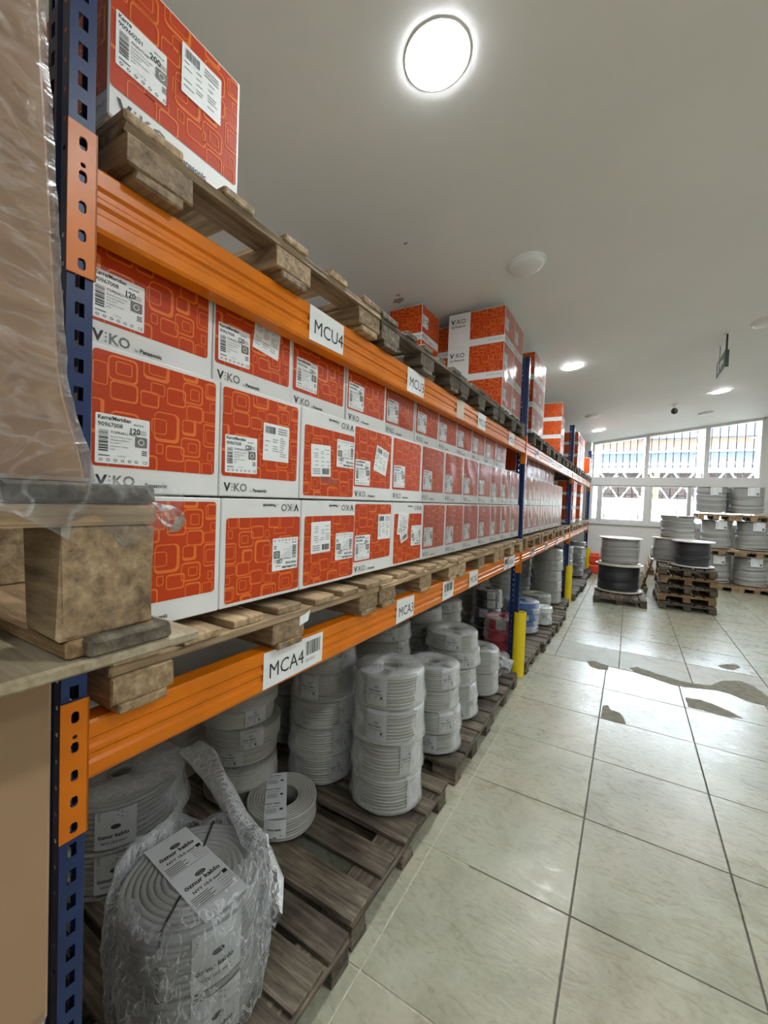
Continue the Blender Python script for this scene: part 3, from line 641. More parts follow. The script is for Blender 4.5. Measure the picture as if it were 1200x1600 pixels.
def sticker_geo(mb, fn0, fn1, w=.104, h=.097, lines=True, title='Karre/Meridian', num='90967008', qty='120', name='TOPRAKLI PR\u0130Z'):
    fpanel(mb, 0, 0, w, h, fn0, .003, 0)
    s = h/.097
    mb.text(title, .0105*s, .004*s, .086*s, fn1, 1, .03, .95); mb.text(num, .0115*s, .004*s, .0725*s, fn1, 1, .015)
    mb.text(qty, .0165*s, .062*s, .0645*s, fn1, 1, .03, .9); mb.text('MULTICLIP', .0042*s, .071*s, .082*s, fn1, 1, .02)
    barcode(mb, .006*s, .024*s, .023*s, .066*s, fn1, 1, 11, True)
    mb.text(name, .0072*s, .027*s, .060*s, fn1, 1, .012)
    for i, tx in enumerate(('Earthed Socket Outlet', 'Schutzkontaktdose', 'Prise 2P+T', 'protection contact', 'priza')): mb.text(tx, .0045*s, .027*s, (.0525-.0062*i)*s, fn1, 1)
    P = rrect(.074*s, .038*s, .099*s, .060*s, .003); mb.add(P, [tuple(range(len(P)))], 2, fn1)
    P = [(.0865*s+.0065*s*math.cos(q*math.pi/6), .049*s+.0065*s*math.sin(q*math.pi/6)) for q in range(12)]; f2 = lambda a, b: tuple(v+(.0003 if i == 0 else 0) for i, v in enumerate(fn1(a, b)))
    mb.add(P, [tuple(range(12))], 0, f2); P = [(.0865*s+.005*s*math.cos(q*math.pi/6), .049*s+.005*s*math.sin(q*math.pi/6)) for q in range(12)]
    f3 = lambda a, b: tuple(v+(.0005 if i == 0 else 0) for i, v in enumerate(fn1(a, b)))
    mb.add(P, [tuple(range(12))], 2, f3)
    for q in range(3): mb.quad(.088*s, (.030-.004*q)*s, .099*s, (.032-.004*q)*s, fn1, 1)
    for q in range(3): mb.quad(.082*s, (.0715-.0035*q)*s, .097*s, (.0727-.0035*q)*s, fn1, 2)
    mb.text('11.67 kg', .0045*s, .040*s, .0145*s, fn1, 1); mb.quad(.006*s, .0145*s, .026*s, .0165*s, fn1, 1)
    for q in range(6):
        cx = (.010+.0135*q)*s; P = [(cx+.0035*s*math.cos(z*math.pi/3), .007*s+.003*s*math.sin(z*math.pi/3)) for z in range(6)]
        Q = [(cx+.0022*s*math.cos(z*math.pi/3), .007*s+.0018*s*math.sin(z*math.pi/3)) for z in range(6)]
        mb.add(P+Q, [(z, (z+1) % 6, 6+(z+1) % 6, 6+z) for z in range(6)], 1, fn1)
    mb.text('CE', .009*s, .090*s, .004*s, fn1, 1)
def product_sticker(W, H, a, b, flip=False, ang=0, **k):
    mb = MB(); f = lambda e: (lambda p, q: front_fn(W, H, flip, e)(a+p*math.cos(ang)-q*math.sin(ang), b+p*math.sin(ang)+q*math.cos(ang)))
    sticker_geo(mb, f(.0013), f(.0017), **k); return mb.mesh('product_sticker', ['sticker', 'ink', 'grey_ink'])
def doc_sticker(W, H, a, b, flip=False, ang=0, w=.10, h=.105, seed=1, e0=0):
    mb = MB(); f = lambda e, e0=e0: (lambda p, q: front_fn(W, H, flip, e+e0)(a+p*math.cos(ang)-q*math.sin(ang), b+p*math.sin(ang)+q*math.cos(ang)))
    fpanel(mb, 0, 0, w, h, f(.0020), .002, 0); r = random.Random(seed); g = f(.0024)
    barcode(mb, .008, h-.028, .045, h-.008, g, 1, seed)
    for q in range(9):
        z = h-.038-.0065*q
        for c in range(3):
            if r.random() < .75: mb.quad(.006+c*(w-.012)/3, z, .006+(c+r.uniform(.35, .9))*(w-.012)/3, z+.0018, g, 2)
    for q in range(3): mb.quad(w*.55, h-.012-.007*q, w*.92, h-.0095-.007*q, g, 2)
    return mb.mesh('document_sticker', ['sticker', 'ink', 'grey_ink'])
def body_mesh(W, D, H):
    mb = MB().box(-D, 0, 0, 0, W, H, 0, .0025)
    mb.box(-D+.01, W/2-.024, H-.0002, -.01, W/2+.024, H+.0006, 1)
    return mb.mesh('carton', ['white_card', 'tape_tan'])
CW, CD, CH = .289, .39, .287
BODY = body_mesh(CW, CD, CH); PR = {f: print_mesh(CW, CH, f) for f in (False, True)}
STK = {(f, j): product_sticker(CW, CH, .010+.004*j, .058+.003*j, f, [0, .02, -.015][j]) for f in (False, True) for j in range(3)}
def shrink_film(W, D, H, seed):
    mb = MB(); r = random.Random(seed); rows = []
    for i in range(9):
        rows.append([(.004+.002*math.sin(7*j+i*seed)+r.uniform(0, .0015), W*j/12, H*i/8) for j in range(13)])
    return mb.grid(rows, 0).mesh('shrink_wrap', ['film_shrink'])
WRAP = [shrink_film(CW, CD, CH, s) for s in range(3)]
def carton(label, x, y, z, flip=False, j=0, docs=(), rz=0, wrap=False, group='orange and white cartons', sy=1, sticker=True):
    c = tag(ob('carton', BODY, None, (x, y, z), (0, 0, rz), (1, sy, 1)), label, 'carton', group, 'thing')
    ob('logo', PR[flip][1], ob('printed_face', PR[flip][0], c))
    if sticker: ob('product_sticker', STK[(flip, j)], c)
    for d in docs: ob('document_sticker', d, c)
    if wrap: ob('shrink_wrap', WRAP[j], c)
    return c
xb = -.895
rows = [('bottom', 1.340, xb, .402, .3000, 12), ('middle', 1.632, xb, .398, .2955, 12), ('top', 1.924, xb-.04, .408, .2900, 11)]
flips = {('bottom', 1), ('bottom', 2), ('bottom', 4), ('middle', 2)}
DS = lambda a, b, f=False, g=0, s=1, w=.10, h=.105, e=0: doc_sticker(CW, CH, a, b, f, g, w, h, s, e)
docs = {('middle', 1): [DS(.137, .105, s=2)], ('top', 1): [DS(.125, .13, g=-.12, s=3)], ('middle', 2): [DS(.145, .105, True, .05, 4)], ('middle', 3): [DS(.135, .125, g=-.22, s=5)],
        ('bottom', 2): [DS(.145, .07, True, .02, 6)], ('bottom', 3): [DS(.17, .13, s=7)], ('bottom', 4): [DS(.14, .05, True, -.1, 8), DS(.16, .12, True, .3, 9, .07, .05, .0012)]}
for rn, z, x, y0, pt, n in rows:
    for i in range(n):
        fl_ = (rn, i) in flips; dc = docs.get((rn, i), [])
        note = ('upside-down ' if fl_ else '')
        lab = '%sorange carton, %s from the near post, %s row over the lower beam' % (note, ORD[i], rn)
        if (rn, i) == ('middle', 0): lab = 'orange carton at the near post, middle row over the lower beam, large product sticker'
        c = carton(lab, x+random.uniform(-.004, .003), y0+pt*i, z, fl_, i % 3, dc, wrap=(i >= 5 or (rn == 'top' and i >= 4)), sy=pt/.2905*.995)
        if (rn, i) == ('bottom', 1): kid(c, 'product_sticker').data = product_sticker(CW, CH, .012, .115, True)
        if (rn, i) == ('bottom', 2): kid(c, 'product_sticker').data = product_sticker(CW, CH, .010, .115, True)
        if (rn, i) == ('middle', 2): kid(c, 'product_sticker').data = product_sticker(CW, CH, .004, .075, True)
        if (rn, i) == ('bottom', 4): kid(c, 'product_sticker').data = product_sticker(CW, CH, .006, .11, True)
hw = MB()  # handwriting on one carton
f_ = lambda a, b: (.0026, a, b)
hw.text('md129', .034, 0, 0, lambda a, b: (.0012, CW-.02-a-.08, .055+b), 0)
for o in list(COL.objects):
    if o.name.startswith('carton') and o.parent is None and o.get('label', '').startswith('upside-down') and 'middle row' in o['label']: hw.build('handwriting', 'grey_ink', o)
for i in range(2): carton('dark shaded carton in the second line behind the %s row end near the second post' % ['top', 'middle'][i], xb-.46, 3.62, [1.924, 1.632][i], wrap=False, sticker=False)
for rn, z, x, y0, n in (('bottom', 1.340, xb, 4.15, 9), ('middle', 1.632, xb, 4.14, 9), ('top', 1.924, xb-.10, 4.25, 8)):
    for i in range(n):
        carton('wrapped orange carton, %s past the second post, %s row over the lower beam' % (ORD[i], rn), x, y0+.297*i, z, False, i % 3, wrap=True)
SIDE = MB().quad(-CD+.01, .05, -.004, CH-.008, lambda a, b: (a, -.0008, b), 0).mesh('printed_side', ['red_print'])
for o in list(COL.objects):
    if o.parent is None and o.get('label', '').startswith('wrapped orange carton, first past'): ob('printed_side', SIDE, o)
# large cartons
def big_meshes(W, D, H):
    mb = MB().box(-D, 0, 0, 0, W, H, 0, .003); body = mb.mesh('carton', ['white_card'])
    mb = MB(); f = lambda e: (lambda a, b: (e, a, b))
    fpanel(mb, .003, .058, W-.008, H-.006, f(.0006), .006, 0); pattern(mb, .003, .058, W-.008, H-.006, f(.001), 1)
    logo(mb, .018, .014, .042, f(.0008), 2, 3)
    front = mb.mesh('printed_face', ['red_print', 'orange_print', 'ink', 'grey_ink'])
    mb = MB(); f = lambda e: (lambda a, b: (-D+a, -e, b))
    pa = D*.40 if D > .4 else .003
    fpanel(mb, pa, .050, D-.003, H-.006, f(.0006), .003, 0); pattern(mb, pa, .050, D-.003, H-.006, f(.001), 1, .9, .9)
    fs = lambda a, b: f(.0008)(a, b)
    s = min(.062, D*.11) if D > .4 else .001; mb.text('V', s, D*.05, H-.085, fs, 2, .035)
    for q in range(3): mb.add([(D*.05+s*.8+s*.06*math.cos(t*math.pi/4), H-.085+s*(.08+.27*q)+s*.06*math.sin(t*math.pi/4)) for t in range(8)], [tuple(range(8))], 3, fs)
    mb.text('KO', s, D*.05+s*.96, H-.085, fs, 3, .02); mb.text('by Panasonic', .024 if D > .4 else .001, D*.06, H-.115, fs, 2, .02)
    mb.text('www.viko.com.tr', .018, D*.72, .02, fs, 3)
    side = mb.mesh('printed_side', ['red_print', 'orange_print', 'ink', 'grey_ink'])
    st = product_sticker(W, H, .010, .10, False, 0, title='Karre', num='90960201', qty='200', name='ANAHTAR')
    return body, front, side, st
_BIG = {}
def big(label, x, y, z, W=.30, D=.48, H=.284, wrap=False, docs=()):
    k = (round(W, 3), round(D, 3), round(H, 3))
    if k not in _BIG: _BIG[k] = big_meshes(*k) + (shrink_film(W, D, H, len(_BIG)),)
    B = _BIG[k]; c = tag(ob('carton', B[0], None, (x, y, z)), label, 'carton', 'large orange cartons', 'thing')
    ob('printed_face', B[1], c); ob('printed_side', B[2], c); ob('product_sticker', B[3], c)
    for d in docs: ob('document_sticker', d, c)
    if wrap: ob('shrink_wrap', B[4], c)
    return c
UP = zu+.1436
nb_ = big('orange carton alone on the first upper pallet, logo partly hidden behind the pallet block', -.915, .432, UP, W=.312, H=.318)
kid(nb_, 'product_sticker').data = product_sticker(.312, .318, .012, .105, False, 0, title='Karre', num='90960201', qty='200', name='ANAHTAR', w=.104, h=.104)
ob('document_sticker', doc_sticker(.312, .318, .150, .168, False, 0, .104, .108, 4), nb_)
LV = ['lowest', 'middle', 'topmost']
for l in range(3):
    for i in range(2): big('large orange carton in the stack before the second post, %s level, %s along' % (LV[l], ORD[i]), -.925, 3.36+.325*i, UP+.283*l, W=.318, D=.482, H=.283, wrap=True)
    big('orange carton set back beside the high stack, %s level, its face towards the near post' % LV[l], -1.48, 2.99, UP+.272*l, W=.33, D=.30, H=.272)
    big('orange carton hidden behind the high stack and the set-back one, %s level' % LV[l], -1.425, 3.46, UP+.268*l, W=.33, D=.30, H=.267)
    for i in range(2): big('large orange carton in the tall stack just past the second post, %s level, %s along' % (LV[l], ORD[i]), -.915, 4.50+.31*i, UP+.282*l, W=.305, D=.46, H=.282, wrap=True)
    big('large orange carton standing alone mid second bay on the upper pallets, %s level' % LV[l], -.915, 6.56, UP+.257*l, W=.33, D=.44, H=.257)
    for i in range(3): big('orange carton on the upper pallets past the third post, %s level, %s along' % (LV[l], ORD[i]), -.92, 8.85+.46*i, UP+.234*l, W=.40, D=.44, H=.234)
    for i in range(2): big('orange carton on the lower beam past the third post, %s level, %s along' % (LV[l], ORD[i]), -.875, 8.08+1.25*i, 1.338+.25*l, W=.5, D=.45, H=.25)
big('single orange carton at the far end of the upper pallets', -.86, 10.9, UP, W=.25, D=.4, H=.42)
# ------------------------------------------------------------------ cable coils
def coil_mesh(R, Ri, H, d, mat, seed=0):
    """wound cable: rings on top, rows on the side"""
    r = random.Random(seed); prof = []
    nr = max(3, round((R-Ri)/d)); nz = max(2, round(H/d)); dr = (R-Ri)/nr; dz = H/nz
    for i in range(nr):            # top, from the hole outwards
        c = Ri+(i+.5)*dr; hh = H-(.12*d if i in (0,) else 0)-.0022*((i/nr)**3)
        for a in (178, 140, 90, 40, 2): prof.append((c+dr/2*math.cos(math.radians(a)), hh-dz*.5+dz*.5*math.sin(math.radians(a)) if i < nr-1 else hh-dz*.5+dz*.5*math.sin(math.radians(a))))
    for k in range(nz):
        c = H-(k+.5)*dz; jr = r.uniform(-.12, .12)*d
        for a in (80, 35, -35, -80) if k else (-10, -80): prof.append((R+jr-d*.5+d*.5*math.cos(math.radians(a)), c+dz*.5*math.sin(math.radians(a))))
    prof += [(R-d*.6, 0), (Ri, 0), (Ri, H*.5)]
    prof.append(prof[0])
    ph = [r.uniform(0, 6.28) for _ in range(3)]
    def fn(x, y, z):
        a = math.atan2(y, x); k = 1+.012*math.sin(2*a+ph[0])+.006*math.sin(5*a+ph[1]+30*z)
        return (x*k, y*k, z+.002*math.sin(a+ph[2])*(1 if .01 < z else 0))
    return MB().lathe(prof, 56, 0, fn=fn).mesh('cable_coil', [mat])
def coil_label(R, Ri, H, w=.10, seed=0, side=True, ang=0):
    mb = MB(); e = .0025; n = 6
    top = lambda a, b: (Ri+b if True else 0, a, H+e)   # a tangential, b radial
    Lr = R-Ri
    # strip: top part then down the side
    vs = []; 
    for a in [(-w/2+w*i/n) for i in range(n+1)]:
        t = a/R; row = [(Ri*1.02, a, H+e), (R-.012, a, H+e), ((R+e)*math.cos(t), (R+e)*math.sin(t), H-.008)]
        if side: row += [((R+e)*math.cos(t), (R+e)*math.sin(t), H*.5), ((R+e)*math.cos(t), (R+e)*math.sin(t), H*.12)]
        vs.append(row)
    mb.grid(vs, 0, False, False)
    ft = lambda a, b: (Ri+.008+b, -a, H+e+.0006)
    fs = lambda a, b: ((R+e+.0006)*math.cos(a/R), (R+e+.0006)*math.sin(a/R), b)
    def block(f, x0, y0, s):
        mb.text('\u00f6znur kablo', .0145*s, x0, y0, f, 1, .02); 
        P = [(x0+.045*s+.009*s*math.cos(q*math.pi/6), y0+.022*s+.0055*s*math.sin(q*math.pi/6)) for q in range(12)]; Q = [(x0+.045*s+.006*s*math.cos(q*math.pi/6), y0+.022*s+.0032*s*math.sin(q*math.pi/6)) for q in range(12)]
        mb.add(P+Q, [(q, (q+1) % 12, 12+(q+1) % 12, 12+q) for q in range(12)], 1, f)
        mb.text('NYY 10.0 mm\u00b2', .010*s, x0+.01*s, y0-.015*s, f, 1, .015)
        for q in range(4):
            mb.quad(x0, y0-(.022+.005*q)*s, x0+(.05-.006*(q % 2))*s, y0-(.0205+.005*q)*s, f, 1)
        mb.quad(x0+.062*s, y0-.040*s, x0+.088*s, y0-.0388*s, f, 1); mb.quad(x0+.062*s, y0-.018*s, x0+.088*s, y0-.0168*s, f, 1); mb.quad(x0+.066*s, y0-.034*s, x0+.076*s, y0-.023*s, f, 1)
    s = w/.105
    block(ft, -w*.42, Lr*.62-.008, s)
    if side: block(fs, -w*.42, H*.55, s*min(1, H/.11))
    return mb.mesh('cable_label', ['label_film', 'ink'])
def coil_film(R, Ri, H, seed, sag=.010, mat='film'):
    r = random.Random(seed); ph = [r.uniform(0, 6.28) for _ in range(6)]
    prof = [(Ri*.9, H*.72), (Ri*1.02, H+.002), ((R+Ri)/2, H+.0032), (R-.012, H+.0032), (R+.004, H-.008), (R+.006, H*.75), (R+.006, H*.5), (R+.006+sag*.4, H*.28), (R+.004+sag, H*.10), (R-.004+sag*.5, .004)]
    def fn(x, y, z):
        a = math.atan2(y, x); low = max(0, 1-z/H)
        k = 1+(.010+.05*low*low)*abs(math.sin(1.5*a+ph[0]))*.8+.006*math.sin(9*a+ph[1]+18*z)+.004*math.sin(17*a+ph[2]-25*z)
        return (x*k, y*k, max(.003, z+.004*math.sin(3*a+ph[3])*low) if z < H*.6 else z+.003*math.sin(4*a+ph[4]))
    return MB().lathe(prof, 64, 0, fn=fn).mesh('clear_film', [mat])
_CC = {}
def coil(label, x, y, z, R=.17, H=.12, d=.011, mat='cable_grey', Ri=None, film=True, lab=True, rz=0, seed=0, group='cable coils under the rack', filmmat='film', tilt=(0, 0)):
    Ri = Ri or R*.24; k = (round(R, 3), round(H, 3), d, mat, round(Ri, 3), seed)
    if k not in _CC: _CC[k] = (coil_mesh(R, Ri, H, d, mat, seed), coil_label(R, Ri, H, R*.6, seed), coil_film(R, Ri, H, seed, mat=filmmat))
    a, b, c_ = _CC[k]
    c = tag(ob('cable_coil', a, None, (x, y, z), (tilt[0], tilt[1], rz)), label, 'cable coil', group, 'thing')
    if lab: ob('cable_label', b, c)
    if film: ob('clear_film', c_, c)
    return c
def stack(desc, x, y, n, R, H, rz=-.6, z=.1436, jit=.012, **k):
    r = random.Random(desc)
    zz = z
    for i in range(n):
        pos = ORD[i]+' up from the pallet' if i < n-1 or n == 1 else 'topmost'
        coil('%s, %s' % (desc, pos), x+r.uniform(-jit, jit), y+r.uniform(-jit, jit), zz, R, H, rz=rz+r.uniform(-.9, .9), seed=i % 3, **k); zz += H+.0045
stack('light grey bagged coil at the aisle edge, second floor pallet', -1.02, 1.845, 4, .172, .160, d=.0165, rz=-.75)
stack('light grey bagged coil at the front corner, third floor pallet', -1.0, 2.385, 4, .160, .122, d=.0125)
stack('light grey coil in the tall stack, third floor pallet', -1.06, 2.84, 5, .178, .112, d=.011)
stack('pale grey coil in the pair before the first yellow guard', -.985, 3.28, 2, .150, .168, d=.0125)
stack('shaded grey coil behind the aisle edge coils, second floor pallet', -1.42, 1.81, 5, .168, .140, d=.0145)
stack('thin grey coil stacked behind the lone labelled coil', -1.66, 1.46, 6, .180, .090, d=.010, jit=.022, film=False)
stack('thin grey coil at the dark back between two stacks', -1.79, 1.97, 5, .150, .095, d=.0105, film=False)
stack('shrink-wrapped grey coil at the back of the third pallet', -1.46, 2.5, 6, .19, .105, d=.009)
stack('shaded grey coil on the fourth floor pallet, front stack', -1.42, 3.05, 6, .17, .105, d=.009)
stack('shaded grey coil on the fourth floor pallet, rear stack', -1.46, 3.62, 6, .17, .095, d=.009)
c8 = coil('single grey cable coil lying flat with a white label across it', -1.335, 1.425, .1436, .160, .100, d=.012, film=False, lab=False, rz=0, Ri=.072)
mb = MB(); t8 = math.atan2(-1.425, 1.335); R8, H8 = .160, .1025
def f8(e): return lambda a, b: (a*math.cos(t8)-b*math.sin(t8), a*math.sin(t8)+b*math.cos(t8), H8+e)
def s8(e): return lambda a, b: ((R8+.003+e)*math.cos(t8+a/R8), (R8+.003+e)*math.sin(t8+a/R8), b)
mb.add([(-.150, -.075), (.152, -.075), (.152, .020), (-.150, .020)], [(0, 1, 2, 3)], 0, f8(0))
for i in range(4): mb.quad(-.075+.095*i/4, .02, -.075+.095*(i+1)/4, .1005, s8(0), 0)
for q in range(3):
    h8 = lambda a, b: f8(.0008)(-.14+.095*q+b, .012-a)
    mb.text('\u00f6znur kablo', .0135, .004, .066, lambda a, b: h8(.088-a, .08-b), 1, .03); mb.text('NYY 2.5 mm\u00b2', .0095, .01, .048, lambda a, b: h8(.088-a, .08-b), 1, .02)
    for k in range(5): mb.quad(.006, .036-.006*k, .05+.008*(k % 2), .038-.006*k, lambda a, b: h8(.088-a, .08-b), 1)
    mb.quad(.066, .026, .080, .038, lambda a, b: h8(.088-a, .08-b), 1)
mb.text('\u00f6znur kablo', .0125, -.06, .055, s8(.0008), 1, .03); mb.quad(-.06, .03, -.0, .034, s8(.0008), 1); mb.quad(-.06, .022, -.02, .026, s8(.0008), 1)
mb.build('cable_label', ['label_paper', 'ink'], c8)
stack('red cable coil in clear bag behind the first yellow guard', -1.09, 4.33, 3, .170, .105, d=.009, mat='cable_red')
stack('black cable coil in film behind the red coils', -1.36, 4.70, 5, .155, .10, d=.009, mat='cable_black')
stack('grey coil in the stack behind the black coils', -1.63, 5.08, 4, .21, .115, d=.01)
stack('blue cable coil in film at the second blue post', -1.07, 5.15, 5, .20, .066, d=.009, mat='cable_blue')
stack('white cable coil in the little stack beside the blue coils', -.90, 5.58, 3, .115, .068, d=.009, mat='cable_white')
stack('olive green cable coil in clear bag beyond the blue coils', -1.13, 6.35, 2, .20, .10, d=.012, mat='cable_olive')
stack('large grey coil in the tall aisle stack, second bay', -1.06, 6.92, 5, .205, .160, d=.012)
stack('large grey coil in the tall back stack, second bay', -1.56, 7.1, 5, .21, .150, d=.012)
stack('large grey coil in the shaded stack behind the olive coils', -1.6, 6.3, 5, .2, .150, d=.012)
stack('grey coil in the stack just past the third blue post', -1.05, 8.5, 6, .17, .118, d=.011, mat='cable_cool')
stack('pale thin coil stacked between the third and last post', -.98, 9.9, 9, .165, .065, d=.011, mat='cable_cool')
stack('pale coil in the last far stack beside the end post', -1.05, 10.95, 7, .19, .09, d=.011, mat='cable_cool')
for i in range(2):
    tag(MB().box(-.13, -.16, 0, .13, .16, .20, 0, .02).box(-.10, -.13, .2, .10, .13, .24, 0, .01).build('plastic_canister', 'orange_plastic', None, (-.70, 11.62, .205*0+.245*i)),
        'orange-red plastic canister stacked %s past the last yellow guard' % ['on the floor', 'on another'][i], 'canister', 'orange canisters', 'thing')
rf = random.Random(9); cr = []
for i in range(14):
    t = math.pi*i/13; row = []
    for k in range(26):
        a = 2*math.pi*k/26; q = 1+.22*math.sin(3*a+4*t)+.14*math.sin(7*a-5*t)+rf.uniform(-.08, .08)
        row.append((.15*q*math.sin(t)*math.cos(a), .20*q*math.sin(t)*math.sin(a), max(.002, .07+.08*q*math.cos(t))))
    cr.append(row)
tag(MB().grid(cr, 0, True).build('crumpled_film', 'film', None, (-1.0, 3.71, .144)), 'crumpled clear plastic film lying on the fourth floor pallet behind the yellow guard', 'plastic film', kind='thing')
# big wrapped coils beside the near post
def big_coil(label, x, y, z, R, H, d, lab_full=True, rz=0, ties=True, seed=5, a0=-.30):
    c = tag(ob('cable_coil', coil_mesh(R, .035, H, d, 'cable_cool', seed), None, (x, y, z), (0, 0, 0)), label, 'cable coil', 'thick cable coils in stretch film', 'thing')
    L, w_ = R*1.82, .135; mb = MB(); e = .004
    ca, sa = math.cos(rz), math.sin(rz)
    def f(ee): return lambda a, b: (a*ca-b*sa, a*sa+b*ca, H+e+ee)
    if lab_full:
        for i in range(8): mb.quad(-L/2+L*i/8, -w_/2, -L/2+L*(i+1)/8, w_/2, f(0), 0)
        g0 = f(.0008); g = lambda a, b: g0(-b, a) if False else g0(a, b)
        h = lambda a, b: g0(b, -a)      # text runs across the strip
        for q in range(2):
            o = -L*.36+q*L*.42
            hh = lambda a, b: h(a, b+o)
            mb.text('\u00f6znur kablo', .0225, -.055, .075, hh, 1, .03); mb.text('NYY 10.0 mm\u00b2', .0145, -.045, .050, hh, 1, .02)
            P = [(.005+.016*math.cos(k*math.pi/8), .104+.009*math.sin(k*math.pi/8)) for k in range(16)]; Q = [(.005+.011*math.cos(k*math.pi/8), .104+.005*math.sin(k*math.pi/8)) for k in range(16)]
            mb.add(P+Q, [(k, (k+1) % 16, 16+(k+1) % 16, 16+k) for k in range(16)], 1, hh); mb.quad(-.004, .101, .014, .107, hh, 1)
            for k in range(5): mb.quad(-.06, .036-.0075*k, -.06+.05+.012*(k % 2), .0385-.0075*k, hh, 1)
            for k in range(4): mb.quad(.022, .040-.010*k, .062, .0412-.010*k, hh, 1)
            mb.quad(.046, .046, .060, .060, hh, 1); mb.quad(-.064, .0, .064, .0012, hh, 1)
        mb.build('cable_label', ['label_paper', 'ink'], c)
    # label on the side
    mb = MB(); fs = lambda ee: (lambda a, b: ((R*1.012+.004+ee)*math.cos(a0+a/R), (R*1.012+.004+ee)*math.sin(a0+a/R), b))
    for i in range(6): mb.quad(-.065+.13*i/6, .01, -.065+.13*(i+1)/6, H-.01, fs(0), 0)
    g = fs(.0008); mb.text('\u00f6znur kablo', .020, -.055, H*.32, g, 1, .03); mb.text('NYY 10.0 mm\u00b2', .013, -.045, H*.18, g, 1, .02)
    P = [(.016*math.cos(k*math.pi/8), H*.56+.009*math.sin(k*math.pi/8)) for k in range(16)]; mb.add(P, [tuple(range(16))], 1, g)
    for k in range(4): mb.quad(-.055, H*.9-.008*k, .01+.012*(k % 2), H*.9+.0025-.008*k, g, 1)
    mb.build('side_label', ['label_paper', 'ink'], c)
    if ties:
        for t in (2.2, -1.05):
            pts = [(.075*math.cos(t), .075*math.sin(t), H-.002), (.09*math.cos(t), .09*math.sin(t), H+.004), ((R-.01)*math.cos(t), (R-.01)*math.sin(t), H+.006), ((R+.007)*math.cos(t), (R+.007)*math.sin(t), H*.8), ((R+.007)*math.cos(t), (R+.007)*math.sin(t), .01)]
            MB().tube(pts, .0035, 6).build('tie', 'black_plastic', c)
    return c
bx, by = -1.082, .785
lo = big_coil('thick grey cable coil under the labelled one, wrapped in film, by the near post', bx, by, .1436, .197, .172, .019, False, 0, seed=8)
hi = big_coil('thick grey cable coil with a long white label across its top, by the near post', bx, by, .319, .194, .176, .018, True, math.pi-.10)
# loose film bag around the pair
r = random.Random(4); rowsf = []; seg = 84
for i in range(24):
    z = .005+.40*i/23; u = i/23; row = []
    for k in range(seg):
        a = 2*math.pi*k/seg; bulge = .212+.012*math.sin(math.pi*u)**.8+.007*math.sin(3*a+2.2*u)+.006*math.sin(8*a+5*u)+.004*math.sin(19*a-9*u)+r.uniform(-.003, .003)
        if u > .9: bulge -= (u-.9)*.35
        zz = z+(.03*math.sin(2*a+1.0)+.015*math.sin(7*a))*u**3
        row.append((bulge*math.cos(a), bulge*math.sin(a), zz))
    rowsf.append(row)
bag = MB().grid(rowsf, 0, True).build('film_bag', 'film_heavy', lo)
pth = [(.205, .10, .20), (.175, .135, .29), (.115, .165, .352), (.075, .16, .364), (-.025, .19, .366), (-.21, .27, .362), (-.38, .335, .362), (-.52, .36, .345), (-.60, .37, .31)]
rows2 = []
for i, p in enumerate(pth):
    wd = [.06, .055, .048, .040, .042, .05, .062, .065, .03][i]; row = []
    for k in range(22):
        a = 2*math.pi*k/22; q = wd*(1+.35*math.sin(3*a+i*1.7)+r.uniform(-.15, .15))
        row.append((p[0]+.3*q*math.cos(a), p[1]+.55*q*math.cos(a), p[2]+q*.8*math.sin(a)))
    rows2.append(row)
MB().grid(rows2, 0, True).build('film_tail', 'film_heavy', lo)
for i in range(2):
    c = big_coil('thick grey cable coil behind the near post, %s of the shaded wrapped pair' % ['lower', 'upper'][i], -1.77, .93, .1436+.165*i, .225, .162, .02, False, 0, seed=9+i, a0=-.55, ties=False)
    ob('clear_film', coil_film(.232, .05, .166, 31+i, .02), c)
# ------------------------------------------------------------------ wrapped cartons on pallet at the near post
XN = -.50
lc = thing('cardboard_box', 'tall plain brown box on the floor below the chipboard, beside the near blue post', 'box', (0, 0, 0))
bx0 = XN-.10
for i, (z0, z1, sft) in enumerate([(0, .965, .006), (.967, 1.444, 0)]):
    MB().box(bx0-.75, -.95, z0, bx0+.0, .232-sft, z1, 0, .004).build('carton', 'kraft', lc)
mb = MB(); mb.box(bx0-.001, -.95, .94, bx0+.0022, .2275, .985); mb.build('tape', 'film_wrap', lc)
tag(MB().box(XN-.80, -.92, 1.4442, XN+.015, .352, 1.4582, 0, .003).build('chipboard_sheet', 'chipboard'), 'rough-edged chipboard sheet between the brown box and the pallet', 'board')
np_ = thing('pallet', 'wooden pallet on chipboard carrying the film-wrapped brown carton, film hanging from it', 'pallet', (0, 0, 1.4584), 0, 'wooden pallets')
for y in (.205, -.25, -.70):
    ob('bottom_board', board_mesh(.8, .098, .020, 'wood_new'), np_, (XN-.395, y+.045, 0))
    for x in (XN-.045, XN-.40, XN-.75): ob('block', board_mesh(.09, .098, .120, 'wood_pale', 1), np_, (x, y+.042, .020))
ob('bottom_board', board_mesh(.095, .092, .02, 'wood_old'), np_, (XN-.03, .262, .0004))
for x in (XN-.05, XN-.40, XN-.745): ob('stringer_board', board_mesh(1.1, .098, .024, 'wood_pale'), np_, (x, -.252, .1402), (0, 0, math.pi/2))
for y in (.22, .06, -.12, -.30, -.5, -.7): ob('deck_board', board_mesh(.80, .145, .022, 'wood_old' if y == .22 else 'wood_new'), np_, (XN-.398, y, .1645))
mb = MB(); rows3 = []
r = random.Random(3)
for i in range(9):
    u = i/8; rows3.append([(XN+.004+.014*math.sin(6*k*.13+3*u)*u+.006*math.sin(k*1.9)+.006, .315-.03*k+.01*math.sin(5*u), .192-.055*u*(1+.45*math.sin(k*.8))) for k in range(30)])
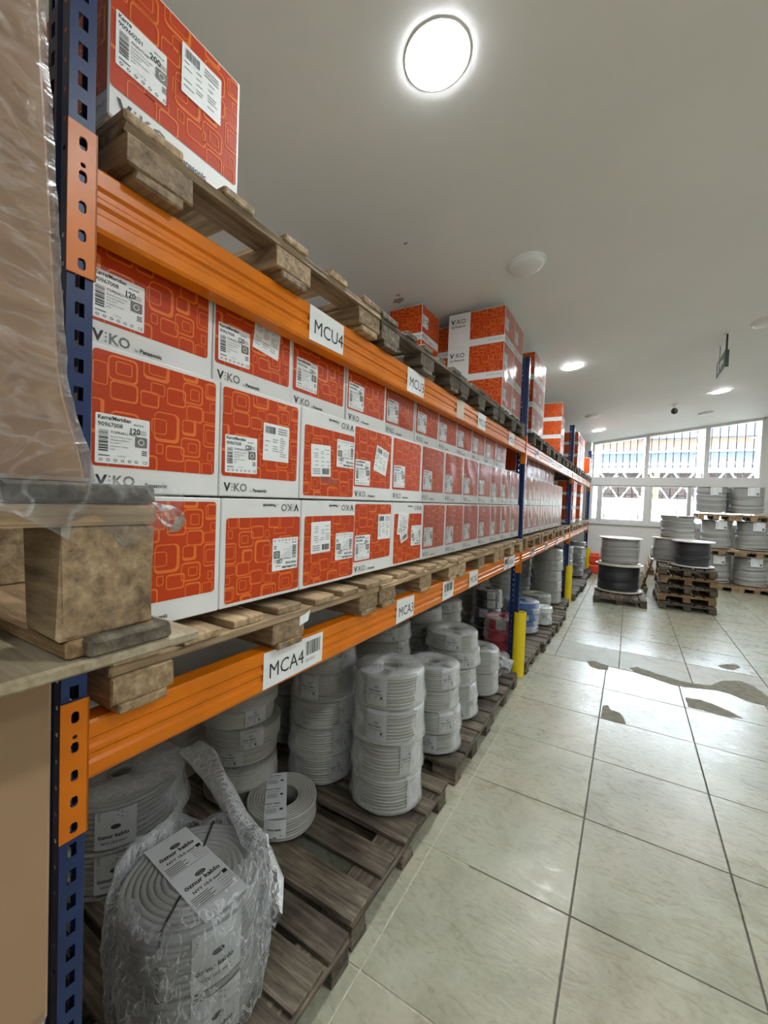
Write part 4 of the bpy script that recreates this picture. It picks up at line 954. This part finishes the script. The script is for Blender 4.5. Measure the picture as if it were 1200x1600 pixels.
mb.grid(rows3, 0); mb.build('film_skirt', 'film_skirt', np_)
mb = MB(); rows3 = []
for i in range(12):
    u = i/11; rows3.append([(XN-.02+.03*math.sin(4*u)+.012*math.sin(k*1.3), .30+.035*u+.008*math.sin(k*.9), .150+.012*math.sin(5*u+k*.4)-.014*u+.010*k/5) for k in range(6)])
mb.grid(rows3, 0).build('film_tail', 'film_heavy', np_)
wc = thing('wrapped_carton', 'tall brown carton wrapped in creased stretch film, on the pallet by the near post', 'carton', (0, 0, 1.6452))
XC = -.540
rowsw = []
EDGE = [(0, .243), (.04, .235), (.08, .223), (.115, .2155), (.21, .210), (.34, .203), (.43, .197), (.5, .193), (1.3, .191)]
def edge(z):
    for (za, ya), (zb, yb) in zip(EDGE, EDGE[1:]):
        if z <= zb: return ya+(yb-ya)*(z-za)/(zb-za)
    return .191
cmb = MB(); cr = []
for i in range(26):
    z = .002+1.2*(i/25)**1.6; e = edge(z)-.003
    cr.append([(XC-.75, -.85, z), (XC-.002, -.85, z), (XC-.002, e-.003, z), (XC-.005, e, z), (XC-.75, e-.01, z)])
cmb.grid(cr, 0, True, False); cmb.add(cr[-1], [(0, 1, 2, 3, 4)]); cmb.add(cr[0], [(4, 3, 2, 1, 0)]); cmb.build('carton', 'kraft', wc)
for i in range(140):
    u = i/139; z = .001+1.21*u
    row = []
    for k in range(60):
        v = k/59; e = edge(z); yy = -.9+(e+.9)*v
        bl = (e-.191)/.052
        fold = .001+.0022*abs(math.sin(26*z+7*v+2*math.sin(3*v)))**3+.0022*abs(math.sin(61*z-11*v+1.5*math.sin(7*v)))**3+.0014*abs(math.sin(133*z+14*v+2*math.sin(11*v)))**3
        row.append((XC+fold+.010*bl*v**4, yy, z))
    for q in range(6):
        row.append((XC-.008-.05*q, e+.002*math.sin(70*z+q)-.004*q*bl, z))
    rowsw.append(row)
MB().grid(rowsw, 0).build('stretch_film', 'film_wrap', wc)
# ------------------------------------------------------------------ reels on pallets, right of the aisle
def reel(label, x, y, z, R, H, Rf, mat, group='cable reels', rz=0, lab=False, film=True, flange='reel_flange'):
    g = thing('cable_reel', label, 'cable reel', (x, y, z), rz, group)
    n = 13; rr = random.Random(label); prof = [(R*.3, .02)]
    for k in range(n):
        c = .02+(H-.04)*(k+.5)/n; jr = rr.uniform(-.012, .006)
        for a in (-60, 0, 60): prof.append((R+jr-.012+.014*math.cos(math.radians(a)), c+(H-.04)/n*.5*math.sin(math.radians(a))))
    prof.append((R*.3, H-.02))
    ph = rr.uniform(0, 6)
    MB().lathe(prof, 48, 0, fn=lambda a, b, c: (a*(1+.008*math.sin(3*math.atan2(b, a)+ph+9*c)), b*(1+.008*math.sin(3*math.atan2(b, a)+ph+9*c)), c+.012*math.sin(2*math.atan2(b, a)+ph))).build('wound_cable', mat, g)
    fl2 = lambda z0: [(.04, z0), (Rf, z0), (Rf, z0+.016), (.04, z0+.016)]
    for z0, nm in ((0, 'flange'), (H-.016, 'flange')):
        mb = MB().lathe(fl2(z0), 48, 0, closed_prof=True, smooth=False)
        for q in range(3): mb.lathe([(.001, z0+.0165), (.022, z0+.0165), (.022, z0+.0155)], 12, 1, cx=Rf*.42*math.cos(2.1*q), cy=Rf*.42*math.sin(2.1*q), smooth=False)
        mb.build(nm, [flange, 'black_plastic'], g)
    if film:
        ph = rr.uniform(0, 6)
        MB().lathe([(R+.010, .02), (R+.014, H*.3), (R+.012, H*.7), (R+.010, H-.018)], 60, 0, fn=lambda a, b, c: (a*(1+.012*math.sin(5*math.atan2(b, a)+ph+12*c)+.006*math.sin(23*math.atan2(b, a))), b*(1+.012*math.sin(5*math.atan2(b, a)+ph+12*c)+.006*math.sin(23*math.atan2(b, a))), c)).build('clear_film', 'film_thin', g)
    if lab:
        mb = MB(); fn = lambda e: (lambda a, b: ((R+.026+e)*math.cos(-1.42+a/R), (R+.026+e)*math.sin(-1.42+a/R), b))
        for i in range(4): mb.quad(-.09+.045*i, H-.19, -.045+.045*i, H-.02, fn(0), 0)
        for q in range(5): mb.quad(-.07, H-.05-.024*q, .03+.03*(q % 2), H-.042-.024*q, fn(.001), 1)
        mb.quad(.04, H-.17, .08, H-.13, fn(.001), 1)
        mb.build('paper_label', ['sticker', 'grey_ink'], g)
    return g
pallet('low dark pallet in the aisle carrying the two stacked reels', (-.095, 8.62, 0), .79, 1.2, math.pi/2+.03, 'wood_old', nb=7)
reel('black cable reel at the bottom of the two-reel tower in the aisle', -.125, 8.72, .144, .325, .478, .385, 'cable_black')
reel('light grey cable reel on top of the black one in the aisle', -.12, 8.74, .623, .300, .475, .345, 'cable_drum')
for i in range(5):
    da = random.uniform(-.03, .03)
    pallet('wooden pallet in the stack of empties beside the aisle reels, %s from the floor' % ORD[i], (.86+random.uniform(-.012, .012), 8.86, .1445*i), .76, 1.2, math.pi/2+.02+da, 'wood_new' if i % 2 else 'wood_old', group='stacked empty pallets')
lp = pallet('wooden pallet standing on edge, leaning against the stack of empty pallets', (0, 0, 0), .84, 1.2, 0, 'wood_pale')
_s, _c = math.sin(.25), math.cos(.25)
lp.matrix_world = Matrix(((0, _s, -_c, .46), (-1, 0, 0, 10.15), (0, _c, _s, .42*_c), (0, 0, 0, 1)))
reel('black cable reel with a white disc lid on the pallet stack', .93, 8.545, .7225, .235, .415, .295, 'cable_black', flange='lamp_white')
reel('grey cable reel behind the black one on the pallet stack, the lower', .63, 9.02, .7225, .23, .415, .26, 'cable_drum')
reel('grey cable reel standing highest over the pallet stack', .74, 9.02, 1.139, .245, .40, .262, 'cable_drum')
for l, zb in enumerate((0, .735, 1.46)):
    for c_ in range(2):
        xx = (1.62 if l < 2 else 1.50)+.60*c_
        pallet('pale pallet under reels by the far window, %s tier, %s column' % (LV[l], ORD[c_]), (xx+.06, 11.42, zb), .60, .9, math.pi/2, 'wood_pale', group='pallets under the reels')
        reel('grey cable reel by the far window, %s tier, %s column from the aisle' % (LV[l], ORD[c_]), xx, 11.34, zb+.1445, .268, [.588, .578, .56][l], .272, 'cable_drum', lab=True)
reel('grey cable reel behind the others on the topmost far tier', 1.80, 11.84, 1.6045, .23, .56, .25, 'cable_drum')
